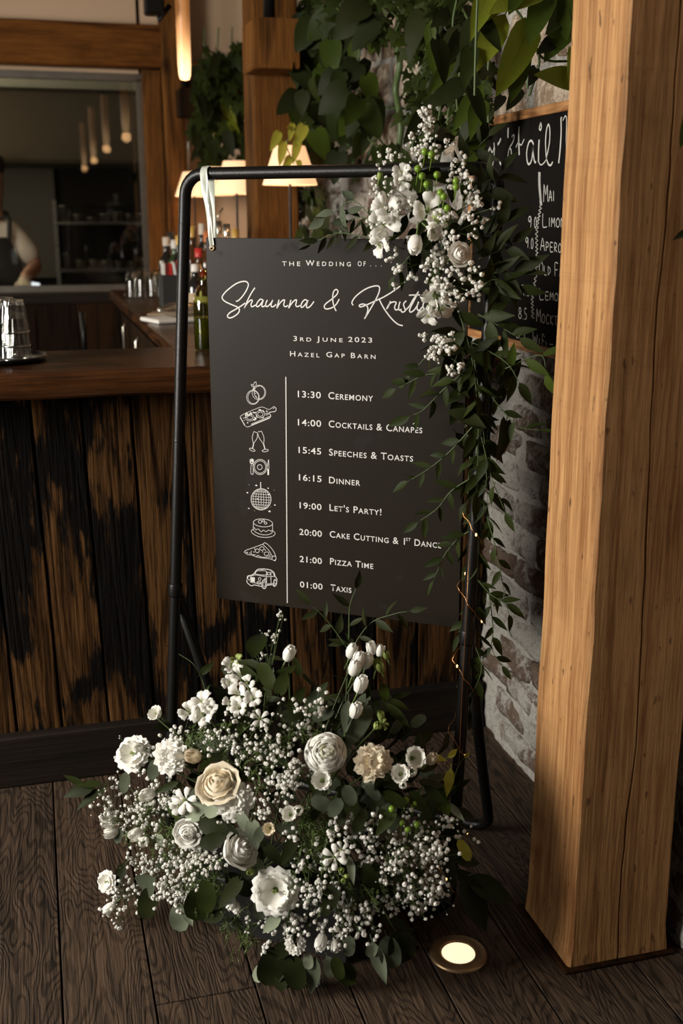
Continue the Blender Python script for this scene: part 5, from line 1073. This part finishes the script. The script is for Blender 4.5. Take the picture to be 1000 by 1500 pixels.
# leaves, traced: px, py of base; tip px, py; kind; length factor
TR = [(125, 1150, 92, 1135, 'ruscus_p'), (150, 1148, 108, 1150, 'ruscus_p'), (140, 1152, 90, 1165, 'darkleaf_p'), (150, 1155, 110, 1185, 'ruscus_p'), (160, 1150, 130, 1170, 'darkleaf_p'), (185, 1130, 180, 1165, 'euca_r'), (228, 1112, 220, 1148, 'euca_r'), (178, 1212, 168, 1240, 'euca_r'), (183, 1262, 165, 1305, 'darkleaf_p'), (222, 1298, 212, 1340, 'darkleaf_r'), (263, 1322, 262, 1360, 'silver_r'), (272, 1325, 278, 1358, 'silver_p'),
      (292, 1300, 285, 1350, 'ruscus_r'), (305, 1290, 300, 1340, 'ruscus_r'), (228, 1285, 205, 1303, 'euca_p'), (232, 1222, 238, 1240, 'silver_r'), (382, 1315, 380, 1352, 'euca_r'), (412, 1338, 385, 1366, 'silver_p'), (405, 1385, 390, 1440, 'darkleaf_r'), (392, 1412, 368, 1440, 'silver_r'), (415, 1405, 410, 1460, 'darkleaf_r'), (425, 1395, 438, 1455, 'darkleaf_r'), (508, 1408, 510, 1440, 'ruscus_r'), (512, 1370, 510, 1402, 'euca_r'), (545, 1378, 560, 1425, 'silver_p'),
      (548, 1380, 540, 1405, 'silver_r'), (565, 1370, 575, 1415, 'euca_r'), (585, 1360, 590, 1410, 'darkleaf_r'), (510, 1252, 518, 1296, 'silver_p'), (462, 1400, 456, 1445, 'euca_p'), (478, 1400, 485, 1430, 'silver_r'), (450, 1395, 452, 1420, 'silver_r'), (490, 1400, 498, 1432, 'ruscus_r'), (650, 1250, 668, 1300, 'darkleaf_p'), (680, 1285, 738, 1312, 'ruscus_p'), (672, 1280, 705, 1340, 'darkleaf_p'), (665, 1260, 700, 1262, 'ruscus_p'), (670, 1230, 690, 1262, 'yleaf_r'), (655, 1175, 680, 1203, 'silver_p'),
      (533, 1035, 512, 1098, 'euca_h'), (510, 1025, 505, 1070, 'euca_p'), (564, 1027, 560, 998, 'pothosd_r'), (568, 1025, 602, 1040, 'ruscus_p'), (565, 1030, 600, 1065, 'ruscus_p'), (575, 1022, 600, 1015, 'ruscus_p'), (400, 1010, 380, 970, 'ruscus_r'), (408, 1015, 420, 975, 'ruscus_h'), (425, 1040, 450, 1000, 'ruscus_h'), (385, 985, 350, 965, 'darkleaf_p'), (370, 965, 378, 930, 'ruscus_p'), (395, 1000, 440, 970, 'ruscus_h'), (415, 1050, 455, 1045, 'darkleaf_h'), (372, 1000, 350, 970, 'ruscus_h'),
      (300, 1195, 325, 1178, 'silver_r'), (270, 1195, 300, 1185, 'silver_r'), (290, 1210, 335, 1200, 'darkleaf_r'), (330, 1225, 290, 1240, 'darkleaf_r'), (350, 1190, 365, 1222, 'silver_r'), (368, 1205, 378, 1255, 'silver_h'), (385, 1210, 372, 1240, 'euca_r'), (325, 1210, 350, 1228, 'darkleaf_r'), (505, 1150, 520, 1185, 'euca_r'), (535, 1150, 560, 1175, 'euca_r'), (500, 1170, 478, 1200, 'euca_r'), (560, 1160, 600, 1185, 'ruscus_r'), (535, 1185, 515, 1225, 'darkleaf_r'), (575, 1190, 545, 1230, 'ruscus_h'), (600, 1165, 640, 1200, 'ruscus_h'), (620, 1150, 655, 1180, 'ruscus_p'), (640, 1160, 660, 1200, 'pothosd_r'),
      (560, 1140, 600, 1160, 'darkleaf_h'), (450, 1130, 460, 1165, 'ruscus_p'), (390, 1240, 420, 1275, 'darkleaf_h'), (350, 1290, 320, 1330, 'darkleaf_h'), (430, 1230, 410, 1275, 'darkleaf_h'), (530, 1270, 560, 1310, 'ruscus_h'), (490, 1300, 470, 1350, 'darkleaf_h'), (455, 1170, 490, 1185, 'euca_r'), (630, 1108, 655, 1112, 'yleaf_p'), (655, 1110, 670, 1098, 'yleaf_p'), (660, 1125, 655, 1160, 'yleaf_p'), (245, 1175, 260, 1200, 'pothosd_p'), (262, 1145, 232, 1160, 'ruscus_p'), (330, 1335, 300, 1350, 'darkleaf_p')]
for (a, b, c, d, key) in TR:
    p, nn = on_ell(a, b, E1, RD, 1.02); q, _ = on_ell(c, d, E1, RD, 1.05)
    D = q-p; D = D-camv(p)*D.dot(camv(p))*.5; N = camv(p)*.9+nn*.4+V3((rnd.uniform(-.3, .3), rnd.uniform(-.3, .3), .2))
    if key.startswith('darkleaf') and b > 1380: p.z = max(p.z, .03)
    LP.leaf(key, p, D, N, (q-p).length*(.86 if key[-1] in 'rh' else 1.))
for k in range(16):   # leaves in front of the stand's rear foot
    p = on_ell(rnd.uniform(455, 580), rnd.uniform(1140, 1185), E1, RD, .97)[0]; LP.leaf(rnd.choice(['darkleaf_r', 'euca_r', 'ruscus_h']), p, V3((rnd.uniform(-1, 1), -.2, rnd.uniform(-1, .4))), camv(p)+V3((rnd.uniform(-.3, .3), 0, .3)), rnd.uniform(.038, .055))
for k in range(300):   # inner mass
    a = rnd.uniform(0, 2*PI); e = rnd.uniform(-.35, 1.2); a = rnd.uniform(-1.9, .5) if k > 190 else a; u = V3((math.cos(a)*math.cos(e), math.sin(a)*math.cos(e), math.sin(e))); f = rnd.uniform(.5, .88)
    p = E1+(d_*u.x*RD[0]+n_*u.y*RD[1]+V3((0, 0, u.z*RD[2])))*f; p.z = max(p.z, .04)
    LP.leaf(rnd.choice(['darkleaf_r', 'ruscus_p', 'darkleaf_h', 'ruscus_h', 'euca_r']), p, u+V3((rnd.uniform(-1, 1), rnd.uniform(-1, 1), rnd.uniform(-.8, .8))), V3((rnd.uniform(-1, 1), rnd.uniform(-1, 0), rnd.uniform(0, 1))), rnd.uniform(.04, .075))
# tall ruscus over the foot of the sign
def pl_(px, py, off): return onp(px, py, FR+n_*off, n_)
LP.branch([lp(505, 1080), pl_(508, 1000, .02), pl_(511, 930, .03), pl_(512, 890, .03), pl_(521, 862, .03)], 'darkleaf_p', 9, .046, .0022, .25)
LP.branch([pl_(509, 960, .03), pl_(540, 915, .03), pl_(575, 900, .02), pl_(600, 895, .02)], 'darkleaf_p', 6, .045)
LP.branch([pl_(509, 950, .03), pl_(480, 910, .03), pl_(455, 885, .02)], 'darkleaf_p', 5, .045)
LP.branch([lp(300, 1060), pl_(300, 1010, .05), pl_(285, 975, .05), pl_(262, 958, .05)], 'ruscus_p', 6, .042)
LP.branch([lp(385, 1060), pl_(390, 1000, .0), pl_(398, 950, .0), pl_(412, 900, .0)], 'darkleaf_p', 4, .03)
LP.branch([lp(660, 1150), pl_(672, 1120, -.02), pl_(680, 1110, -.02)], 'yleaf_p', 1, .03)
LP.branch([lp(430, 1360), lp(425, 1400), onz(428, 1430, .03)], 'darkleaf_r', 5, .05)
LP.branch([lp(560, 1330), lp(580, 1365), onz(600, 1385, .03)], 'darkleaf_r', 5, .045)
for (px, py) in [(594, 1172), (606, 1178), (588, 1205), (610, 1208), (597, 1215), (574, 1185)]:
    p = lp(px, py); mb = MB(); mb.add([v*.0068 for v in IV2], IF2); mb.tube([(0, 0, -.006), (0, .01, -.03)], .0008, 4); mb.build('berry', M['berry'], la, p-la.location)
LP.done()
# ------------------------------------------------------------------ UPPER GARLAND
rnd.seed(12)
E2 = V3((.79, 2.14, 1.47)); RD2 = (.13, .11, .20)
ug = empty('floral_garland', (.86, 2.08, 1.1), 'garland of white flowers and trailing green leaves on the right of the stand', 'garland')
UP = Plant(ug)
def offz(py): z = max(0, min(1.565, 1.47-(py-320)/1500*1.35)); return LB*z/1.565
def up_(px, py, dn=-.03): return onp(px, py, FR+n_*(offz(py)+dn), n_)
for kd, px, py, r, mt, N in [('freesia', 588, 252, 13, 'petal', (-.4, -.7, .4)), ('freesia', 590, 265, 13, 'petal', (-.2, -.8, -.2)), ('freesia', 565, 305, 20, 'petal', (-.4, -.8, .3)), ('freesia', 562, 328, 22, 'petal', (-.3, -1, 0)), ('freesia', 556, 360, 16, 'petal', (-.8, -.5, -.3)), ('freesia', 628, 306, 22, 'petal', (-.3, -1, .2)), ('star', 640, 325, 16, 'petal', (.1, -1, -.4)), ('bud', 608, 358, 15, 'petal', (-.3, -.4, -.8)), ('lisianthus', 635, 340, 12, 'petal', (.3, -.8, -.4)),
                             ('rose', 671, 373, 17, 'petal', (.1, -1, .3)), ('freesia', 636, 432, 20, 'petal', (-.2, -.6, -.9)), ('freesia', 648, 452, 20, 'petal', (.2, -.6, -.9)), ('freesia', 628, 462, 17, 'petal', (-.4, -.5, -.9)), ('bud', 556, 258, 6, 'greenbud', (0, -.5, 1)), ('bud', 548, 272, 0, 'petal', (0, 0, 1)), ('bud', 640, 318, 8, 'greenbud', (.8, -.4, .2)), ('bud', 560, 290, 9, 'petal', (-.4, -.4, 1)), ('bud', 560, 345, 10, 'petal', (-.8, -.5, .1))]:
    if not r: continue
    p = up_(px, py, -.10 if py < 400 else -.07); flower(UP, kd, p, V3(N)+V3((0, -.2, 0)), r*mpp(p), mt, {'bud': 'flower_bud', 'star': 'star_flower'}.get(kd, kd), split=(r >= 17))
G = Gyp(UP)
for (px, py, r, n) in [(617, 165, 12, 20), (622, 185, 14, 26), (615, 205, 14, 20), (600, 225, 20, 22), (575, 235, 20, 20), (560, 275, 18, 22), (548, 300, 16, 22), (545, 325, 16, 26), (555, 350, 14, 16), (580, 290, 16, 16), (595, 305, 16, 16), (650, 210, 20, 20), (670, 235, 18, 18), (685, 260, 18, 18), (660, 265, 18, 12), (695, 300, 18, 30), (710, 290, 12, 10), (690, 325, 18, 20), (665, 330, 18, 20), (650, 350, 18, 20), (730, 300, 8, 5), (635, 365, 14, 12), (600, 345, 14, 14), (570, 372, 14, 12), (590, 398, 14, 9), (605, 412, 10, 7), (632, 400, 22, 28), (650, 410, 28, 40), (680, 400, 22, 26), (660, 435, 24, 28), (690, 430, 22, 24), (578, 418, 9, 5), (700, 415, 12, 8),
                       (630, 495, 12, 14), (650, 500, 16, 20), (635, 522, 14, 22), (655, 520, 16, 18), (660, 545, 12, 14), (675, 535, 10, 7), (645, 385, 16, 14), (600, 250, 16, 10), (715, 320, 10, 6)]:
    p = up_(px, py, rnd.uniform(-.10, -.05)); G.cluster(p, r*mpp(p)*1.15, n, up_(640+(px-640)*.4, py+ (20 if py < 380 else -15), -.03), .0042)
G.done()
for (px, py) in [(622, 222), (632, 226), (612, 247), (618, 258), (640, 256), (625, 270), (645, 282), (668, 265), (650, 288), (655, 305), (668, 274)]:
    p = up_(px, py, -.11); mb = MB(); mb.add([v*.0072 for v in IV2], IF2); mb.tube([(0, 0, -.006), (0, .01, -.03)], .0008, 4); mb.build('berry', M['berry'], ug, p-ug.location)
def U(*pts, dn=-.03): return [up_(x, y, dn) for x, y in pts]
# stem core along rail end and right leg
B_ = [([(620, 250), (640, 330), (660, 420), (690, 520), (700, 620), (698, 720)], 'ruscus_p', 16, .060), ([(700, 600), (698, 700), (700, 800), (695, 900), (690, 1000), (688, 1040)], 'ruscus_p', 20, .050), ([(690, 500), (705, 600), (712, 690), (715, 760)], 'ruscus_p', 12, .055), ([(690, 640), (685, 740), (690, 840)], 'ruscus_p', 12, .048), ([(680, 480), (660, 540), (620, 550), (580, 570)], 'ruscus_p', 8, .050), ([(685, 540), (650, 570), (620, 600), (600, 610)], 'ruscus_p', 7, .052), ([(692, 625), (660, 660), (630, 685), (598, 705)], 'ruscus_p', 8, .046), ([(690, 700), (660, 720), (640, 745), (612, 765)], 'ruscus_p', 7, .046),
      ([(700, 770), (670, 790), (650, 815), (635, 850)], 'ruscus_p', 8, .046), ([(705, 560), (735, 600), (760, 625), (790, 630)], 'ruscus_p', 5, .042), ([(705, 640), (720, 700), (740, 750)], 'ruscus_p', 5, .050), ([(708, 740), (725, 800), (735, 850), (745, 900)], 'ruscus_p', 9, .044), ([(715, 860), (722, 920), (720, 950), (735, 975)], 'ruscus_p', 7, .040), ([(702, 880), (680, 910), (672, 930)], 'ruscus_p', 5, .042), ([(694, 940), (705, 980), (690, 1020)], 'ruscus_p', 6, .042), ([(700, 850), (718, 870), (742, 885)], 'ruscus_p', 5, .04),
      ([(560, 340), (520, 295), (490, 310), (475, 320)], 'euca_p', 6, .050), ([(560, 352), (520, 344), (490, 342), (455, 358)], 'darkleaf_p', 8, .038), ([(560, 330), (530, 318), (505, 328), (492, 345)], 'darkleaf_p', 8, .042), ([(600, 375), (588, 390), (578, 405)], 'ruscus_p', 3, .045), ([(690, 350), (720, 340), (740, 325)], 'darkleaf_p', 5, .065), ([(690, 400), (730, 400), (765, 400)], 'darkleaf_p', 5, .070), ([(690, 440), (720, 410), (760, 420)], 'ruscus_p', 6, .065), ([(680, 300), (715, 280), (735, 250)], 'darkleaf_p', 6, .058), ([(700, 460), (735, 480), (760, 495)], 'ruscus_p', 5, .065), ([(660, 260), (690, 225), (715, 200)], 'darkleaf_p', 5, .055), ([(690, 500), (740, 530), (760, 560)], 'ruscus_p', 6, .060), ([(660, 480), (630, 515), (600, 550)], 'ruscus_p', 4, .042), ([(700, 380), (735, 365), (750, 355)], 'darkleaf_p', 4, .06), ([(740, 540), (790, 520), (800, 545)], 'pothosd_p', 3, .055)]
for pts, key, n, sz in B_: UP.branch(U(*pts, dn=rnd.uniform(-.05, -.015)), key, n, sz, .0014, .1)
for k in range(70):   # dark leafy core
    px, py = rnd.choice([(rnd.gauss(645, 34), rnd.gauss(315, 50)), (rnd.gauss(692, 22), rnd.uniform(400, 640))])
    if py > 370: px = max(px, 655)
    p = up_(px, py, rnd.uniform(-.06, .03)); UP.leaf(rnd.choice(['darkleaf_p', 'ruscus_p', 'darkleaf_h']), p, V3((rnd.uniform(-1, 1), rnd.uniform(-.8, .3), rnd.uniform(-1, .5))), V3((rnd.uniform(-.6, .6), -1, rnd.uniform(-.2, .8))), rnd.uniform(.05, .085))
UP.done()
# string lights twisted on the right leg
sl = empty('string_lights', FR, 'thin copper wire string lights wound around the right leg of the stand', 'string lights')
mb = MB(); P = []
for i in range(90):
    t = i/89; c = FR+up*(.62-.60*t); a = t*38; P.append(c+(d_*math.cos(a)+n_*math.sin(a))*(r0+.004+.006*(1+math.sin(i*1.7))))
child(MB().tube(P, .0006, 4), 'wire', M['copper'], sl)
child(MB().tube([pl_(687, 790, .05), pl_(683, 900, .04), pl_(677, 1000, .02), pl_(674, 1070, 0), pl_(672, 1120, -.02), pl_(640, 1118, -.04)], .0006, 4), 'wire', M['copper'], sl)
for i in range(3, 89, 9):
    mb = MB(); mb.add([V3((v.x*.0022, v.y*.0022, v.z*.004))+P[i] for v in IV], IF); child(mb, 'fairy_bulb', M['fairy'], sl)
# ------------------------------------------------------------------ WALL PLANTS
rnd.seed(13)
def hang(name, loc, label, group=None): return Plant(empty(name, loc, label, 'plant', group))
def wallmass(pl, region, n, keys, size, xr, down=1., stems=5):
    xr = (xr[0], min(xr[1], 1.14))
    (x0, y0, x1, y1) = region
    for k in range(n):
        px, py = rnd.uniform(x0, x1), rnd.uniform(y0, y1); X = rnd.uniform(*xr); p = onx(px, py, X)
        pl.leaf(rnd.choice(keys), p, V3((rnd.uniform(-.9, .6), rnd.uniform(-.5, .5), -down+rnd.uniform(-.3, .8))), V3((rnd.uniform(-.9, .3), -1, rnd.uniform(-.2, .9))), size*rnd.uniform(.7, 1.25))
    for k in range(stems):
        px = rnd.uniform(x0, x1); P = [onx(px+rnd.uniform(-12, 12), y0-10+(y1-y0)*t/4, (xr[0]+xr[1])/2) for t in range(5)]; pl.twig(catmull(P, 4), .003)
q = hang('climbing_plant', (1.15, 3.0, 2.6), 'dense dark ivy hanging over the pale stones above the flowers')
for reg, n in [((590, -20, 700, 110), 130), ((590, 100, 650, 200), 40), ((640, 90, 720, 190), 70), ((520, -10, 600, 55), 50), ((450, -10, 520, 40), 30)]: wallmass(q, reg, n, ['ivy'], .062, (1.06, 1.17), 1, 3)
wallmass(q, (615, 0, 720, 200), 34, ['pothosd_p', 'darkleaf_h'], .11, (1.0, 1.15), 1, 2)
q.done()
q = hang('climbing_plant', (1.12, 3.8, 2.5), 'broad-leaved green creeper left of the ivy, beside the oak block')
for reg, n in [((425, 20, 530, 170), 70), ((440, 110, 540, 225), 34), ((500, -5, 560, 50), 9)]: wallmass(q, reg, n, ['broad'], .105, (1.0, 1.16), 1, 3)
wallmass(q, (430, 0, 530, 60), 50, ['ivy', 'pothosd_p'], .09, (1.05, 1.16), 1, 2)
wallmass(q, (460, 170, 550, 235), 26, ['ivy', 'darkleaf_p'], .08, (1.1, 1.17), 1, 2)
wallmass(q, (550, 205, 640, 240), 9, ['darkleaf_p', 'ruscus_h'], .11, (1.08, 1.17), 1, 2)
for a in ([(520, 130), (560, 155), (610, 160)], [(600, 90), (612, 150), (600, 220)], [(510, 165), (540, 180), (560, 210)], [(605, 120), (585, 150), (600, 190)]): q.twig(catmull([onx(x, y, 1.15) for x, y in a], 6), .004)
P = [onx(583+4*math.sin(y), y, 1.13) for y in (20, 60, 95, 130, 160, 190, 232)]; q.twig(catmull(P, 4), .011)
q.done()
q = hang('climbing_plant', (1.0, 5.6, 2.2), 'distant green creeper on the wall between the two background posts')
def far(reg, n, keys, size):
    for k in range(n):
        px, py = rnd.uniform(reg[0], reg[2]), rnd.uniform(reg[1], reg[3]); p = ony(px, py, rnd.uniform(5.35, 5.8)); q.leaf(rnd.choice(keys), p, V3((rnd.uniform(-.6, .6), -.3, -1)), V3((rnd.uniform(-.6, .6), -1, rnd.uniform(0, .8))), size*rnd.uniform(.7, 1.2))
far((283, 70, 362, 235), 130, ['ivy', 'ivy', 'darkleaf_h'], .10); far((310, 130, 350, 190), 10, ['pothos_h'], .12); far((295, 60, 362, 120), 40, ['ivy'], .10); far((285, 230, 330, 250), 10, ['ivy'], .09)
for px in (300, 320, 340): q.twig([ony(px, 40, 5.7), ony(px-4, 130, 5.7), ony(px+3, 230, 5.7)], .004)
q.done()
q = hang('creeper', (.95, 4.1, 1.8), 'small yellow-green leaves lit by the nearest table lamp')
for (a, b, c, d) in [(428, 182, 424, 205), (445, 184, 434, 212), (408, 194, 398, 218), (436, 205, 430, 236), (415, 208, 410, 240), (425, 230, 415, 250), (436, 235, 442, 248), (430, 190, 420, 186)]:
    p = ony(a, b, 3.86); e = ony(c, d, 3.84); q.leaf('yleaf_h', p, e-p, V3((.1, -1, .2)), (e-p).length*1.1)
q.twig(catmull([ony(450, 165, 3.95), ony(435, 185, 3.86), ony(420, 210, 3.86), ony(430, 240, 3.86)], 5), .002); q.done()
q = hang('creeper', (1.05, 4.2, 1.3), 'dim leafy creeper on the wall right of the nearest table lamp')
for k in range(45):
    px, py = rnd.uniform(430, 480), rnd.uniform(268, 345); p = onx(px, py, rnd.uniform(1.02, 1.16)); q.leaf(rnd.choice(['ivy', 'darkleaf_h']), p, V3((rnd.uniform(-.6, .4), rnd.uniform(-.5, .5), -1)), V3((-1, -.6, .3)), .07)
q.twig([onx(455, 260, 1.1), onx(460, 345, 1.1)], .003); q.done()
# pothos by the near post: large bright leaves
q = hang('trailing_pothos', (1.05, 2.3, 2.2), 'trailing pothos with large bright green leaves hanging beside the oak post above the menu')
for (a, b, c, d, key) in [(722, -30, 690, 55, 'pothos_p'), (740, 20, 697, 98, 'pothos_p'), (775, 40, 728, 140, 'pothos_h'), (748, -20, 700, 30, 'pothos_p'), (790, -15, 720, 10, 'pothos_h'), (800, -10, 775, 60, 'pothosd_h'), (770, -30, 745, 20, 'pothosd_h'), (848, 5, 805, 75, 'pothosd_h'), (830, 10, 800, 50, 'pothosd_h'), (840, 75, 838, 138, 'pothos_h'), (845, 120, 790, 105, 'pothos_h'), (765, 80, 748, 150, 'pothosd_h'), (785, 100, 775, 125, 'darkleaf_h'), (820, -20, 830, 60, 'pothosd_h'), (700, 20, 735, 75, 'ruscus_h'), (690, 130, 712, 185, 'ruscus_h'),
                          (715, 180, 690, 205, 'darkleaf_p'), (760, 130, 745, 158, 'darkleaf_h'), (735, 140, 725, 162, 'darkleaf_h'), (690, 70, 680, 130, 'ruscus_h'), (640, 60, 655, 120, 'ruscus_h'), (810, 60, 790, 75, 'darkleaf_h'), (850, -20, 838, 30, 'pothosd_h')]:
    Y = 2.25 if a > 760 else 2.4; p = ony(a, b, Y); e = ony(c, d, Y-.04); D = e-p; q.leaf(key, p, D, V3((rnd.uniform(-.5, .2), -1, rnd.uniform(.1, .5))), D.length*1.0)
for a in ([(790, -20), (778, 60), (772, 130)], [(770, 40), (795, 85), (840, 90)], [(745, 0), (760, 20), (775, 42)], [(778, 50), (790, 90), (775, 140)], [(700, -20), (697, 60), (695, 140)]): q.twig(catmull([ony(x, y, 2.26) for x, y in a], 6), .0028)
q.done()
q = hang('creeper', (1.18, 1.6, 1.6), 'single green leaf on a thin tendril at the right edge of the large post')
p = ony(1012, 160, 1.66); e = ony(988, 192, 1.66); q.leaf('pothosd_h', p, ony(1000, 205, 1.66)-p, V3((0, -1, .2)), .062); q.twig(catmull([ony(1030, 120, 1.66), ony(1012, 160, 1.66)], 3), .0015)
q.leaf('darkleaf_p', ony(1010, 335, 1.66), ony(985, 352, 1.66)-ony(1010, 335, 1.66), V3((0, -1, .2)), .035); q.twig([ony(1030, 320, 1.66), ony(1010, 335, 1.66)], .001); q.done()
